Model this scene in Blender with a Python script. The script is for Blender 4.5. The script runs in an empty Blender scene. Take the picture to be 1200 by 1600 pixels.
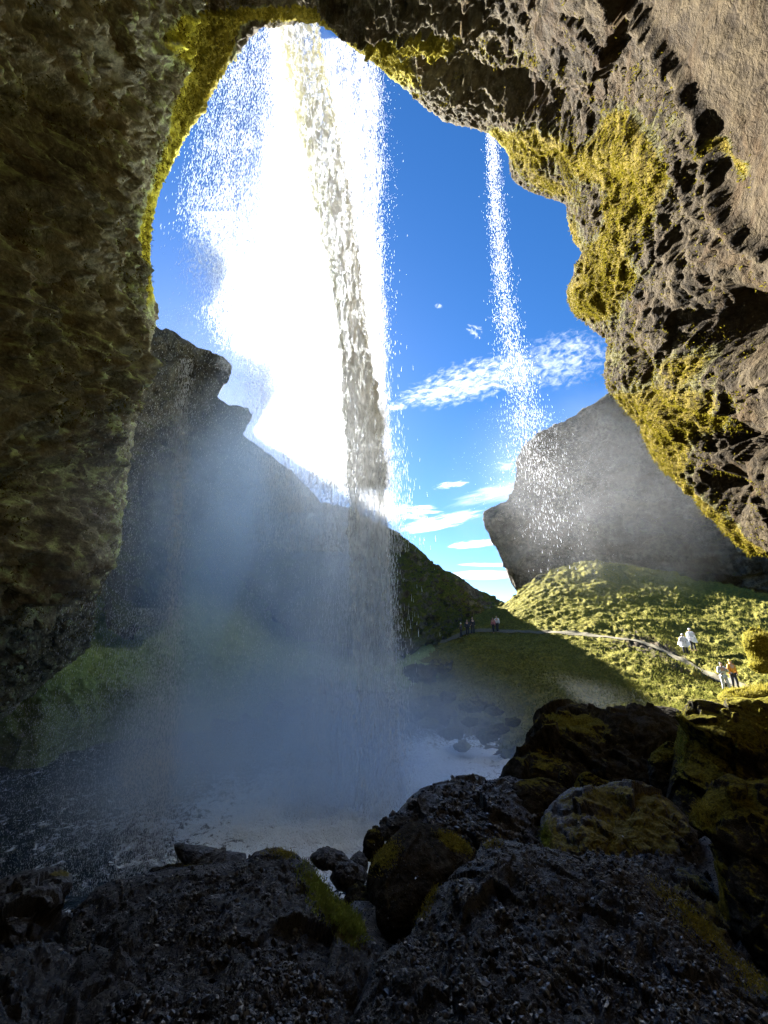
import bpy, math, random
import numpy as np
from mathutils import Vector

# ---------------------------------------------------------------- camera, sky, sun, exposure
scene = bpy.context.scene
C = scene.collection
PITCH = math.radians(17.5)
FPX = 620.0                       # focal length in pixels of the 1200x1600 frame
cam_data = bpy.data.cameras.new("camera")
cam = bpy.data.objects.new("camera", cam_data)
C.objects.link(cam)
cam.location = (0, 0, 0)
cam.rotation_euler = (math.pi / 2 + PITCH, 0, 0)
cam_data.sensor_fit = 'VERTICAL'
cam_data.sensor_height = 24
cam_data.lens = 24 * FPX / 1600.0
cam_data.clip_start = 0.05
cam_data.clip_end = 3000
scene.camera = cam

SUN = np.array([-0.42, 1.0, 0.54]); SUN /= np.linalg.norm(SUN)
SUN_EL = math.asin(SUN[2]); SUN_AZ = math.atan2(SUN[0], SUN[1])
ld = bpy.data.lights.new("sun", 'SUN')
ld.energy = 5.0; ld.angle = math.radians(0.5); ld.color = (1.0, 0.975, 0.945)
sun = bpy.data.objects.new("sun", ld); C.objects.link(sun)
sun.rotation_euler = Vector(SUN).to_track_quat('Z', 'Y').to_euler()

scene.view_settings.view_transform = 'Standard'
scene.view_settings.look = 'None'
scene.view_settings.exposure = 3.45
scene.view_settings.gamma = 1.0
scene.render.engine = 'CYCLES'
cy = scene.cycles
cy.max_bounces = 10
cy.use_denoising = True
try: cy.denoiser = 'OPENIMAGEDENOISE'
except Exception: pass
cy.max_bounces = 10; cy.diffuse_bounces = 5; cy.glossy_bounces = 2; cy.transmission_bounces = 4
cy.transparent_max_bounces = 12; cy.volume_bounces = 10
cy.volume_step_rate = 3.0; cy.volume_preview_step_rate = 3.0; cy.volume_max_steps = 96
cy.sample_clamp_indirect = 6.0
cy.caustics_reflective = False; cy.caustics_refractive = False

# ---------------------------------------------------------------- pixel <-> world
cP, sP = math.cos(PITCH), math.sin(PITCH)
def ray(px, py):
    px = np.asarray(px, float); py = np.asarray(py, float)
    cx = px - 600.0; cyy = 800.0 - py
    return np.stack([cx, FPX * cP - cyy * sP, FPX * sP + cyy * cP], -1)
def P(px, py, Y):
    r = ray(px, py)
    return r * (np.asarray(Y, float) / r[..., 1])[..., None]
def Pz(px, py, z):
    r = ray(px, py)
    return r * (z / r[..., 2])[..., None]
def project(p):
    f = p[..., 1] * cP + p[..., 2] * sP
    u = -p[..., 1] * sP + p[..., 2] * cP
    f = np.where(f < 0.05, 0.05, f)
    return 600 + FPX * p[..., 0] / f, 800 - FPX * u / f

# ---------------------------------------------------------------- noise
def _hash(ix, iy, iz, seed):
    h = (ix.astype(np.int64) * 374761393 + iy.astype(np.int64) * 668265263 + iz.astype(np.int64) * 1274126177 + seed * 144665) & 0xffffffff
    h = ((h ^ (h >> 13)) * 1274126177) & 0xffffffff
    h = h ^ (h >> 16)
    h = (h * 2246822519) & 0xffffffff
    return h ^ (h >> 15)
_G = np.array([[1,1,0],[-1,1,0],[1,-1,0],[-1,-1,0],[1,0,1],[-1,0,1],[1,0,-1],[-1,0,-1],[0,1,1],[0,-1,1],[0,1,-1],[0,-1,-1],[1,1,0],[-1,1,0],[0,-1,1],[0,-1,-1]], float)
def perlin(p, seed=0):
    i = np.floor(p); f = p - i; i = i.astype(np.int64)
    w = f * f * f * (f * (f * 6 - 15) + 10)
    out = np.zeros(p.shape[:-1])
    for dx in (0, 1):
        wx = w[..., 0] if dx else 1 - w[..., 0]
        for dy in (0, 1):
            wy = w[..., 1] if dy else 1 - w[..., 1]
            for dz in (0, 1):
                wz = w[..., 2] if dz else 1 - w[..., 2]
                g = _G[_hash(i[..., 0] + dx, i[..., 1] + dy, i[..., 2] + dz, seed) & 15]
                out += wx * wy * wz * (g[..., 0] * (f[..., 0] - dx) + g[..., 1] * (f[..., 1] - dy) + g[..., 2] * (f[..., 2] - dz))
    return out
def fbm(p, octv=4, seed=0, gain=0.5, ridged=False):
    a, s, t = 1.0, 0.0, 0.0
    for k in range(octv):
        n = perlin(p * (2.03 ** k) + 17.3 * k, seed + k)
        if ridged: n = 1 - 2.2 * np.abs(n) - 0.45
        s = s + a * n; t += a; a *= gain
    return s / t
def cells(p, seed=0):
    """F1 and F2 distance and a random value per cell"""
    i = np.floor(p).astype(np.int64)
    f1 = np.full(p.shape[:-1], 9.0); f2 = f1.copy(); rv = np.zeros_like(f1)
    for dx in (-1, 0, 1):
        for dy in (-1, 0, 1):
            for dz in (-1, 0, 1):
                c = i + np.array([dx, dy, dz])
                h = _hash(c[..., 0], c[..., 1], c[..., 2], seed)
                q = c + np.stack([(h & 255) / 255., ((h >> 8) & 255) / 255., ((h >> 16) & 255) / 255.], -1)
                d = np.sqrt(((q - p) ** 2).sum(-1))
                near = d < f1
                f2 = np.where(near, f1, np.minimum(f2, d))
                rv = np.where(near, ((h >> 5) & 1023) / 1023., rv)
                f1 = np.where(near, d, f1)
    return f1, f2, rv
def facets(p, seed=0):
    """broken planes: inside each cell the surface tilts its own way (about -.5 .. .5), edges sharp"""
    i = np.floor(p).astype(np.int64); f1 = np.full(p.shape[:-1], 9.0); out = np.zeros_like(f1)
    for dx in (-1, 0, 1):
        for dy in (-1, 0, 1):
            for dz in (-1, 0, 1):
                c = i + np.array([dx, dy, dz]); h = _hash(c[..., 0], c[..., 1], c[..., 2], seed); k = _hash(c[..., 0], c[..., 1], c[..., 2], seed + 991)
                q = p - (c + np.stack([(h & 255) / 255., ((h >> 8) & 255) / 255., ((h >> 16) & 255) / 255.], -1))
                d = np.sqrt((q ** 2).sum(-1)); near = d < f1
                t = q[..., 0] * ((k & 255) / 127.5 - 1) + q[..., 1] * (((k >> 8) & 255) / 127.5 - 1) + q[..., 2] * (((k >> 16) & 255) / 127.5 - 1) + (((k >> 5) & 255) / 255. - .5) * .35
                out = np.where(near, t, out); f1 = np.where(near, d, f1)
    return out
def smooth(a, b, x):
    t = np.clip((x - a) / (b - a), 0, 1)
    return t * t * (3 - 2 * t)
def spline(pts, n, closed=False):
    """resample control rows (k,d) to n rows, Catmull-Rom over chord length"""
    pts = np.asarray(pts, float)
    if closed: pts = np.vstack([pts[-1:], pts, pts[:2]])
    else: pts = np.vstack([2 * pts[0] - pts[1], pts, 2 * pts[-1] - pts[-2]])
    core = pts[1:-1]
    L = np.concatenate([[0], np.cumsum(np.linalg.norm(np.diff(core[:, :2], axis=0), axis=1) + 1e-9)])
    s = np.linspace(0, L[-1], n, endpoint=not closed)
    k = np.clip(np.searchsorted(L, s, side='right') - 1, 0, len(core) - 2)
    t = ((s - L[k]) / (L[k + 1] - L[k]))[:, None]
    a, b, c, d = pts[k], pts[k + 1], pts[k + 2], pts[k + 3]
    return _cr(a, b, c, d, t)
def _cr(a, b, c, d, t, T=0.35):
    m0 = (c - a) * T; m1 = (d - b) * T
    t2 = t * t; t3 = t2 * t
    return (2 * t3 - 3 * t2 + 1) * b + (t3 - 2 * t2 + t) * m0 + (-2 * t3 + 3 * t2) * c + (t3 - t2) * m1
def side_of(px, py, line):
    """signed pixel distance to a polyline (positive on its left, looking along it in y-up terms)"""
    line = np.asarray(line, float); best = np.full(np.shape(px), 1e9); sg = np.ones(np.shape(px))
    for (x0, y0), (x1, y1) in zip(line[:-1], line[1:]):
        dx, dy = x1 - x0, y1 - y0; L = dx * dx + dy * dy
        t = np.clip(((px - x0) * dx + (py - y0) * dy) / L, 0, 1)
        d = np.hypot(px - x0 - t * dx, py - y0 - t * dy)
        cr = (dx * (py - y0) - dy * (px - x0))
        n = d < best
        best = np.where(n, d, best); sg = np.where(n, np.sign(-cr), sg)
    return best * sg
def blob(px, py, x, y, rx, ry=None, deg=0):
    ry = rx if ry is None else ry
    a = math.radians(deg); u = (px - x) * math.cos(a) + (py - y) * math.sin(a); v = -(px - x) * math.sin(a) + (py - y) * math.cos(a)
    return np.exp(-((u / rx) ** 2 + (v / ry) ** 2))

# ---------------------------------------------------------------- mesh helpers
def mesh_from(name, verts, faces, mat=None, parent=None, shade=True, attrs=None):
    me = bpy.data.meshes.new(name)
    verts = np.asarray(verts, np.float32); faces = np.asarray(faces, np.int32)
    me.vertices.add(len(verts)); me.vertices.foreach_set('co', verts.ravel())
    nf, k = faces.shape
    me.loops.add(nf * k); me.loops.foreach_set('vertex_index', faces.ravel())
    me.polygons.add(nf); me.polygons.foreach_set('loop_start', np.arange(nf, dtype=np.int32) * k)
    me.update(calc_edges=True)
    me.polygons.foreach_set('use_smooth', np.full(nf, bool(shade)))
    for a, v in (attrs or {}).items():
        at = me.attributes.new(a, 'FLOAT', 'POINT'); at.data.foreach_set('value', np.asarray(v, np.float32).ravel())
    if mat: me.materials.append(mat)
    ob = bpy.data.objects.new(name, me); C.objects.link(ob)
    if parent: ob.parent = parent
    return ob
def grid_faces(n, m, wrap=False):
    i, j = np.meshgrid(np.arange(n - 1), np.arange(m if wrap else m - 1), indexing='ij')
    j2 = (j + 1) % m
    return np.stack([i * m + j, i * m + j2, (i + 1) * m + j2, (i + 1) * m + j], -1).reshape(-1, 4)
def grid_normals(g):
    a = np.gradient(g, axis=0); b = np.gradient(g, axis=1)
    n = np.cross(a, b); return n / (np.linalg.norm(n, axis=-1, keepdims=True) + 1e-9)
def tag(o, label=None, cat=None, group=None, kind=None):
    if label: o['label'] = label
    if cat: o['category'] = cat
    if group: o['group'] = group
    if kind: o['kind'] = kind
    return o
def empty(name, loc=(0, 0, 0)):
    o = bpy.data.objects.new(name, None); C.objects.link(o); o.location = loc; o.empty_display_size = .2
    return o

# ---------------------------------------------------------------- node helpers
class N:
    def __init__(s, name, world=False):
        if world:
            s.m = bpy.data.worlds.new(name)
        else: s.m = bpy.data.materials.new(name)
        s.m.use_nodes = True; s.t = s.m.node_tree; s.t.nodes.clear()
    def n(s, typ, **kw):
        nd = s.t.nodes.new(typ)
        ins = kw.pop('i', {})
        for k, v in kw.items(): setattr(nd, k, v)
        for k, v in ins.items():
            if isinstance(v, bpy.types.NodeSocket): s.t.links.new(v, nd.inputs[k])
            else: nd.inputs[k].default_value = v
        return nd
    def math(s, op, a, b=0.0, c=None, clamp=False):
        d = {0: a, 1: b}
        if c is not None: d[2] = c
        return s.n('ShaderNodeMath', operation=op, use_clamp=clamp, i=d).outputs[0]
    def mix(s, f, a, b, mode='MIX'):
        nd = s.n('ShaderNodeMix', data_type='RGBA', blend_type=mode)
        for k, v in ((0, f), (6, a), (7, b)):
            if isinstance(v, bpy.types.NodeSocket): s.t.links.new(v, nd.inputs[k])
            else: nd.inputs[k].default_value = v if k == 0 else (*v, 1)[:4]
        return nd.outputs[2]
    def noise(s, vec, scale, detail=4, rough=.55, dist=0):
        return s.n('ShaderNodeTexNoise', i={'Vector': vec, 'Scale': scale, 'Detail': detail, 'Roughness': rough, 'Distortion': dist}).outputs[0]
    def ramp(s, f, stops):
        r = s.n('ShaderNodeValToRGB', i={0: f}); e = r.color_ramp.elements
        while len(e) < len(stops): e.new(.5)
        for k, (p, c) in enumerate(stops):
            e[k].position = p; e[k].color = (c, c, c, 1) if not isinstance(c, tuple) else (*c, 1)
        return r.outputs[0]
    def rng(s, v, a, b, c=0, d=1, smooth=True):
        return s.n('ShaderNodeMapRange', interpolation_type='SMOOTHSTEP' if smooth else 'LINEAR', i={0: v, 1: a, 2: b, 3: c, 4: d}).outputs[0]
    def attr(s, name): return s.n('ShaderNodeAttribute', attribute_name=name).outputs['Fac']
    def out(s, surf=None, vol=None):
        o = s.n('ShaderNodeOutputWorld' if isinstance(s.m, bpy.types.World) else 'ShaderNodeOutputMaterial')
        if surf: s.t.links.new(surf, o.inputs[0])
        if vol: s.t.links.new(vol, o.inputs[1])
        return s.m

# ---------------------------------------------------------------- sky with thin clouds
w = N("World", world=True)
scene.world = w.m
sky = w.n('ShaderNodeTexSky', sky_type='NISHITA', sun_disc=False, sun_elevation=SUN_EL, sun_rotation=SUN_AZ, altitude=150, air_density=0.8, dust_density=0.15, ozone_density=2.2)
co = w.n('ShaderNodeTexCoord').outputs['Generated']
sep = w.n('ShaderNodeSeparateXYZ', i={0: co})
sx, sy, sz = sep.outputs
hx = w.math('DIVIDE', sx, w.math('MAXIMUM', sy, .02)); hz = w.math('DIVIDE', sz, w.math('MAXIMUM', sy, .02))
front = w.rng(sy, .05, .2)
def cloud(cx_, cz_, ax, az, slope, sc, lo, hi, streak=1.0):
    """one thin cloud bank round the sky direction (x/y, z/y)"""
    dx = w.math('SUBTRACT', hx, cx_)
    dz = w.math('SUBTRACT', w.math('SUBTRACT', hz, cz_), w.math('MULTIPLY', dx, slope))
    v = w.n('ShaderNodeCombineXYZ', i={0: w.math('MULTIPLY', dx, sc), 1: w.math('MULTIPLY', dz, sc * streak), 2: cx_ * 7 + cz_ * 3}).outputs[0]
    nn = w.noise(v, 1.0, 6, .62, .4)
    e = w.math('ADD', w.math('POWER', w.math('ABSOLUTE', w.math('DIVIDE', dx, ax)), 2), w.math('POWER', w.math('ABSOLUTE', w.math('DIVIDE', dz, az)), 2))
    fall = w.math('SUBTRACT', 1.0, e, clamp=True)
    return w.math('MULTIPLY', w.rng(w.math('MULTIPLY', nn, w.math('ADD', .35, w.math('MULTIPLY', fall, .65))), lo, hi), w.math('MULTIPLY', w.rng(fall, 0, .45), front))
CL = []
def sdir(px, py):
    r = ray(px, py); return r[0] / r[1], r[2] / r[1]
for (px, py, wpx, hpx, ang, sc, lo, hi, st, amt) in [
    (745, 592, 150, 44, .30, 40, .30, .68, 1.7, .62), (690, 612, 100, 26, .22, 50, .30, .64, 2.2, .55), (875, 562, 120, 60, .28, 36, .31, .74, 1.4, .45), (742, 518, 26, 20, -.2, 60, .42, .62, 1.2, .35), (686, 478, 9, 6, 0, 60, .3, .5, 1, .3),
    (705, 757, 40, 9, .15, 30, .34, .55, 4, .8), (640, 800, 75, 15, .04, 14, .33, .52, 5, 1.0), (690, 815, 110, 17, .22, 12, .33, .55, 6, .9), (740, 850, 55, 9, .1, 14, .30, .5, 5, .95),
    (755, 898, 60, 9, .0, 8, .22, .4, 4, 1.0), (770, 882, 70, 5, .0, 9, .3, .5, 6, .6), (790, 728, 30, 14, .1, 40, .4, .62, 3, .5), (620, 635, 26, 12, .1, 40, .36, .6, 1.5, .6), (780, 770, 110, 22, .25, 10, .34, .62, 6, .35)]:
    a, b = sdir(px, py); a2, _ = sdir(px + wpx, py); _, b2 = sdir(px, py - hpx)
    CL.append(w.math('MULTIPLY', cloud(a, b, a2 - a, b2 - b, ang, sc, lo, hi, st), amt))
cm = CL[0]
for c_ in CL[1:]: cm = w.math('MAXIMUM', cm, c_)
skyc = w.n('ShaderNodeHueSaturation', i={'Hue': .506, 'Saturation': 1.30, 'Value': 0.49, 'Color': sky.outputs[0]}).outputs[0]
skycol = w.mix(cm, skyc, (5.0, 5.2, 5.45))
bg = w.n('ShaderNodeBackground', i={'Color': skycol, 'Strength': 0.05})
w.out(bg.outputs[0])
# ---------------------------------------------------------------- materials
def rock_mat(name, dark, light, moss1, moss2, shade_moss=None, scale=1.0, moss_bias=0.0, bump=.5, rough=.8, wet=0.0, speck=0.0, bump_dist=.05, moss_noise=.6):
    m = N(name)
    co = m.n('ShaderNodeTexCoord').outputs['Object']
    n1 = m.noise(co, .45 * scale, 8, .62, .3)
    n2 = m.noise(co, 3.2 * scale, 8, .65)
    n3 = m.noise(co, 16 * scale, 5, .6)
    c = m.mix(m.rng(n2, .35, .68), dark, light)
    c = m.mix(m.math('MULTIPLY', m.rng(n1, .42, .62), .6), c, tuple(x * .55 for x in dark), 'MIX')
    c = m.mix(m.math('MULTIPLY', m.rng(n3, .45, .75), .45), c, tuple(min(1, x * 1.5) for x in light))
    c = m.mix(m.math('MULTIPLY', m.rng(m.noise(co, .9 * scale, 5, .6, .8), .48, .66), .55), c, (dark[0] * 1.5, dark[1] * 1.15, dark[2] * .7))
    # moss: where the 'moss' attribute says it grows, broken up by noise, more on ledges facing up
    geo = m.n('ShaderNodeNewGeometry')
    up = m.n('ShaderNodeSeparateXYZ', i={0: geo.outputs['Normal']}).outputs[2]
    mv = m.math('ADD', m.attr('moss'), m.math('MULTIPLY', m.math('SUBTRACT', n2, .5), moss_noise * 1.8))
    mv = m.math('ADD', mv, m.math('MULTIPLY', m.math('SUBTRACT', n1, .5), moss_noise))
    mv = m.math('ADD', mv, m.math('ADD', moss_bias, m.math('MULTIPLY', up, .12)))
    mf = m.rng(mv, .42, .62)
    mn = m.noise(co, 9 * scale, 6, .7)
    mc = m.mix(m.rng(mn, .35, .65), moss1, moss2)
    mc = m.mix(m.math('MULTIPLY', m.rng(m.noise(co, 38 * scale, 3, .6), .5, .8), .6), mc, tuple(x * .35 for x in moss1))
    if shade_moss: mc = m.mix(m.rng(m.attr('moss'), .56, .68), m.mix(m.rng(mn, .35, .65), shade_moss, tuple(x * 2 for x in shade_moss)), mc)
    c = m.mix(mf, c, mc)
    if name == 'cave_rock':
        tn = m.attr('painted_light')  # light put into rock colour: shaded left wall lifted, sunlit right wall dimmed
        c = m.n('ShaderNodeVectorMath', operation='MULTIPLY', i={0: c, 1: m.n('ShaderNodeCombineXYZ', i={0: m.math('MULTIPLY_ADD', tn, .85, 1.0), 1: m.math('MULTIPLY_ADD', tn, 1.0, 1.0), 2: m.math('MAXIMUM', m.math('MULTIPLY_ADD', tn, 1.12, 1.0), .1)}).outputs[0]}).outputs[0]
    h = m.math('ADD', m.math('MULTIPLY', n2, 1.0), m.math('MULTIPLY', n3, .35))
    vo = m.n('ShaderNodeTexVoronoi', feature='DISTANCE_TO_EDGE', i={'Vector': m.n('ShaderNodeVectorMath', operation='ADD', i={0: co, 1: m.n('ShaderNodeVectorMath', operation='SCALE', i={0: m.n('ShaderNodeTexNoise', i={'Vector': co, 'Scale': 2.0 * scale, 'Detail': 4}).outputs['Color'], 'Scale': .5 / scale}).outputs[0]}).outputs[0], 'Scale': 2.6 * scale}).outputs[0]
    crk = m.rng(vo, 0, .06)
    c = m.mix(m.math('MULTIPLY', m.math('SUBTRACT', 1.0, crk), m.math('MULTIPLY', m.math('SUBTRACT', 1.0, mf), m.math('MULTIPLY', m.rng(n1, .45, .6), .45))), c, tuple(x * .3 for x in dark))
    h = m.math('ADD', h, m.math('MULTIPLY', crk, .08))
    h = m.math('ADD', h, m.math('MULTIPLY', m.noise(co, 60 * scale, 3, .6), m.math('ADD', .1, m.math('MULTIPLY', mf, .15))))
    bp = m.n('ShaderNodeBump', i={'Strength': bump, 'Distance': bump_dist * 3, 'Height': h})
    r = m.math('ADD', rough, 0.0)
    if wet:
        r = m.rng(m.noise(co, 7 * scale, 4, .7), .4, .6, rough - wet, rough)
        r = m.math('MAXIMUM', r, m.math('MULTIPLY', mf, .9))
    b = m.n('ShaderNodeBsdfPrincipled', i={'Base Color': c, 'Roughness': r, 'Normal': bp.outputs[0]})
    b.inputs['Specular IOR Level'].default_value = .5 if wet else .03
    return m.out(b.outputs[0])
M = {}
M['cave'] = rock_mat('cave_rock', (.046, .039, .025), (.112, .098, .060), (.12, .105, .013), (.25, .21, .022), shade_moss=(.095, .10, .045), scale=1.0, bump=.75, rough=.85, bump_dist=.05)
M['outer'] = rock_mat('outer_cliff_rock', (.035, .031, .026), (.17, .155, .12), (.05, .06, .015), (.12, .12, .025), scale=.35, bump=.9, rough=.9, bump_dist=.2)
M['hill'] = rock_mat('grassy_hillside', (.05, .042, .03), (.12, .10, .07), (.075, .078, .022), (.20, .17, .032), scale=.5, bump=.55, rough=.95, bump_dist=.12, moss_noise=.5)
M['bank'] = rock_mat('green_bank', (.04, .04, .03), (.10, .09, .06), (.18, .23, .07), (.32, .38, .13), scale=.6, bump=.8, rough=.95, bump_dist=.1, moss_noise=.4)
M['boulder'] = rock_mat('wet_black_boulder', (.014, .014, .016), (.055, .056, .062), (.07, .064, .008), (.18, .155, .016), scale=4, bump=.8, rough=.62, wet=.34, bump_dist=.012)
M['gravelly'] = rock_mat('black_conglomerate', (.006, .006, .008), (.024, .024, .028), (.07, .07, .008), (.17, .15, .018), scale=5, bump=.9, rough=.6, wet=.35, bump_dist=.012)
M['mossy'] = rock_mat('moss_covered_rock', (.020, .018, .014), (.060, .054, .042), (.06, .054, .010), (.18, .155, .018), scale=4, moss_bias=.12, bump=.9, rough=.9, bump_dist=.015)
def plain(name, col, rough=.8, spec=.3, trans=0):
    m = N(name)
    co = m.n('ShaderNodeTexCoord').outputs['Object']
    c = m.mix(m.rng(m.noise(co, 6, 3), .3, .7), tuple(x * .75 for x in col), col)
    b = m.n('ShaderNodeBsdfPrincipled', i={'Base Color': c, 'Roughness': rough})
    if spec == 0: b.inputs['IOR'].default_value = 1.05
    b.inputs['Specular IOR Level'].default_value = spec
    if trans:
        t = m.n('ShaderNodeBsdfTranslucent', i={'Color': c})
        mx = m.n('ShaderNodeMixShader', i={0: trans, 1: b.outputs[0], 2: t.outputs[0]})
        return m.out(mx.outputs[0])
    return m.out(b.outputs[0])
def drops_mat(name, col=(.98, .985, .99), tr=.62, alpha=1.0):
    m = N(name)
    d = m.n('ShaderNodeBsdfDiffuse', i={'Color': (*col, 1)}); t = m.n('ShaderNodeBsdfTranslucent', i={'Color': (*col, 1)})
    mx = m.n('ShaderNodeMixShader', i={0: tr, 1: d.outputs[0], 2: t.outputs[0]})
    if alpha < 1:
        tp = m.n('ShaderNodeBsdfTransparent')
        mx = m.n('ShaderNodeMixShader', i={0: alpha, 1: tp.outputs[0], 2: mx.outputs[0]})
    return m.out(mx.outputs[0])
M['drops'] = drops_mat('falling_water_drops')
M['drops_thin'] = drops_mat('shaded_falling_drops', (.97, .98, 1), .8)
def core_mat():
    m = N('falling_water_stream')
    pos = m.n('ShaderNodeTexCoord').outputs['Object']
    sc = m.n('ShaderNodeVectorMath', operation='MULTIPLY', i={0: pos, 1: (7, 7, .9)}).outputs[0]
    s2 = m.n('ShaderNodeVectorMath', operation='MULTIPLY', i={0: pos, 1: (28, 28, 6)}).outputs[0]
    n = m.math('ADD', m.noise(sc, 1, 4, .65), m.math('MULTIPLY', m.math('SUBTRACT', m.noise(s2, 1, 3, .6), .5), .7))
    lw = m.n('ShaderNodeLayerWeight', i={'Blend': .5}).outputs['Facing']
    a = m.math('MULTIPLY', m.rng(m.math('SUBTRACT', n, m.math('MULTIPLY', lw, .42)), .12, .42), .9)
    z_ = m.n('ShaderNodeSeparateXYZ', i={0: m.n('ShaderNodeNewGeometry').outputs['Position']}).outputs[2]
    a = m.math('MULTIPLY', a, m.rng(z_, -3.0, 7.5, .05, 1.0))
    c = m.mix(m.rng(n, .35, .65), (.58, .59, .56), (.88, .88, .86))
    d = m.n('ShaderNodeBsdfDiffuse', i={'Color': c}); t = m.n('ShaderNodeBsdfTranslucent', i={'Color': c})
    mx = m.n('ShaderNodeMixShader', i={0: m.rng(z_, 3.0, 9.0, .85, .06), 1: d.outputs[0], 2: t.outputs[0]})
    tp = m.n('ShaderNodeBsdfTransparent')
    mx = m.n('ShaderNodeMixShader', i={0: a, 1: tp.outputs[0], 2: mx.outputs[0]})
    return m.out(mx.outputs[0])
M['core'] = core_mat()
M['pebble'] = plain('dark_wet_pebbles', (.022, .023, .028), .38, .6)
M['pebble_pale'] = plain('pale_wet_pebbles', (.10, .105, .125), .35, .6)
M['grass'] = plain('grass_blades', (.24, .28, .04), .7, .2, .35)
M['cave_moss'] = plain('golden_cave_moss', (.15, .125, .012), .9, .0, .3)
M['hill_grass'] = plain('hill_grass_blades', (.14, .14, .03), .9, .0, .3)
M['dry_grass'] = plain('dry_moss_blades', (.32, .27, .035), .8, .2, .3)
M['path'] = plain('trodden_path_gravel', (.16, .14, .09), .95, .1)
def water_mat():
    m = N('pool_water')
    co = m.n('ShaderNodeTexCoord').outputs['Object']
    n = m.noise(co, 1.3, 6, .65, 1.2); n2 = m.noise(co, 7, 5, .7, .8)
    fo = m.math('ADD', m.attr('foam'), m.math('MULTIPLY', m.math('SUBTRACT', n, .5), 1.5))
    fo = m.math('ADD', fo, m.math('MULTIPLY', m.math('SUBTRACT', n2, .5), 2.2))
    f = m.rng(fo, .40, .74)
    c = m.mix(f, (.015, .03, .045), (.75, .8, .85))
    h = m.math('ADD', m.noise(co, 2.2, 5, .6, 1.0), m.math('MULTIPLY', n2, .4))
    bp = m.n('ShaderNodeBump', i={'Strength': .8, 'Distance': .15, 'Height': h})
    b = m.n('ShaderNodeBsdfPrincipled', i={'Base Color': c, 'Roughness': m.rng(f, 0, 1, .12, .7), 'Normal': bp.outputs[0], 'IOR': 1.33})
    return m.out(b.outputs[0])
M['water'] = water_mat()
# ---------------------------------------------------------------- the cave we look out of (one big rock mass)
RIM = [(-330, 1500), (-150, 1250), (20, 1110), (95, 1045), (138, 1010), (150, 940), (185, 860), (196, 780), (205, 700), (222, 600), (240, 510), (246, 490), (236, 450), (232, 385), (240, 320), (252, 285), (268, 250), (290, 205),
       (312, 172), (332, 130), (352, 95), (378, 58), (402, 42), (432, 33), (460, 28), (492, 31), (520, 42), (545, 66), (572, 84), (600, 108), (635, 138), (668, 168), (700, 186),
       (740, 197), (772, 212), (795, 240), (800, 276), (822, 294), (850, 306), (884, 318), (888, 345), (900, 380), (918, 404), (914, 426), (892, 444), (886, 462), (898, 490), (925, 512),
       (950, 536), (946, 572), (950, 606), (975, 635), (1002, 668), (1012, 700), (1042, 738), (1100, 800), (1150, 846), (1172, 866), (1200, 868), (1260, 905), (1360, 1000), (1520, 1250), (1700, 1700)]
SEC = [(-13.6, -8), (-13.4, -5), (-12.8, -2.2), (-11.2, -.5), (-8.6, .35), (-7.3, .9), (-6.9, 2), (-7.1, 5), (-7.0, 9), (-6.7, 13), (-6.1, 16.5), (-5.0, 19.6), (-3.2, 21.6), (-1, 22.4), (1.5, 22.7), (3.8, 22.4),
       (5.9, 21.2), (7.2, 18.8), (7.9, 15.5), (8.1, 12), (8.2, 7.5), (8.3, 3.5), (8.5, 1), (8.9, -2), (9.3, -6), (9.6, -9)]
sec = spline(SEC, 600)
s_ang = np.unwrap(np.arctan2(sec[:, 1], sec[:, 0]) % (2 * np.pi)); s_R = np.hypot(sec[:, 0], sec[:, 1])
if s_ang[0] < 0: s_ang += 2 * np.pi
order = np.argsort(s_ang); A_s, R_s = s_ang[order], s_R[order]
rim = spline(RIM, 900)
rr = ray(rim[:, 0], rim[:, 1])
r_ang = np.unwrap(np.arctan2(rr[:, 2], rr[:, 0]) % (2 * np.pi))
r_rho = np.hypot(rr[:, 0], rr[:, 2]); r_R = np.interp(r_ang, A_s, R_s)
r_Y = rr[:, 1] * r_R / r_rho
NT = 1500
Lr = np.concatenate([[0], np.cumsum(np.hypot(np.diff(r_R * np.cos(r_ang)), np.diff(r_R * np.sin(r_ang))) + .35 * np.abs(np.diff(r_Y)))])
tt = np.linspace(0, Lr[-1], NT)
ang = np.interp(tt, Lr, r_ang); Yr = np.interp(tt, Lr, r_Y); R0 = np.interp(ang, A_s, R_s)
# rows: back cap, inner wall (towards the rim), outer face, top
vin = np.concatenate([np.linspace(0, .30, 30, endpoint=False), np.linspace(.30, 1, 300)])
rows = []
lean = smooth(math.radians(112), math.radians(88), ang) * smooth(math.radians(-15), math.radians(8), ang)
for t_ in np.linspace(.02, 1, 10, endpoint=False):
    rows.append(np.stack([R0 * .6 * t_ * np.cos(ang), np.full(NT, -9.0 + .6 * math.sqrt(t_)), R0 * .6 * t_ * np.sin(ang)], -1))
for v in vin:
    Y = -8 + (Yr + 8) * v
    near_ = 1 - .010 * (Yr - Y).clip(0, 10) - .028 * lean * (Yr - Y).clip(0, 12)
    Rv = R0 * near_
    rows.append(np.stack([Rv * np.cos(ang), Y, Rv * np.sin(ang)], -1))
NI = len(rows)
for d in [.04, .1, .18, .28, .4, .55, .8, 1.1, 1.5, 2, 2.7, 3.5, 4.5, 5.6, 7, 9, 11, 13]:
    rr_ = R0 + d * 1.0 + .02
    rows.append(np.stack([rr_ * np.cos(ang), Yr + .10 * d + .35 * (1 - math.exp(-d * 2.2)), rr_ * np.sin(ang)], -1))
for b in [1, 3, 7, 12, 20]:
    rows.append(np.stack([(R0 + 13.5) * np.cos(ang), Yr + 1.4 - b, (R0 + 13.5) * np.sin(ang)], -1))
G = np.array(rows)
Nn = grid_normals(G)
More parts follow.
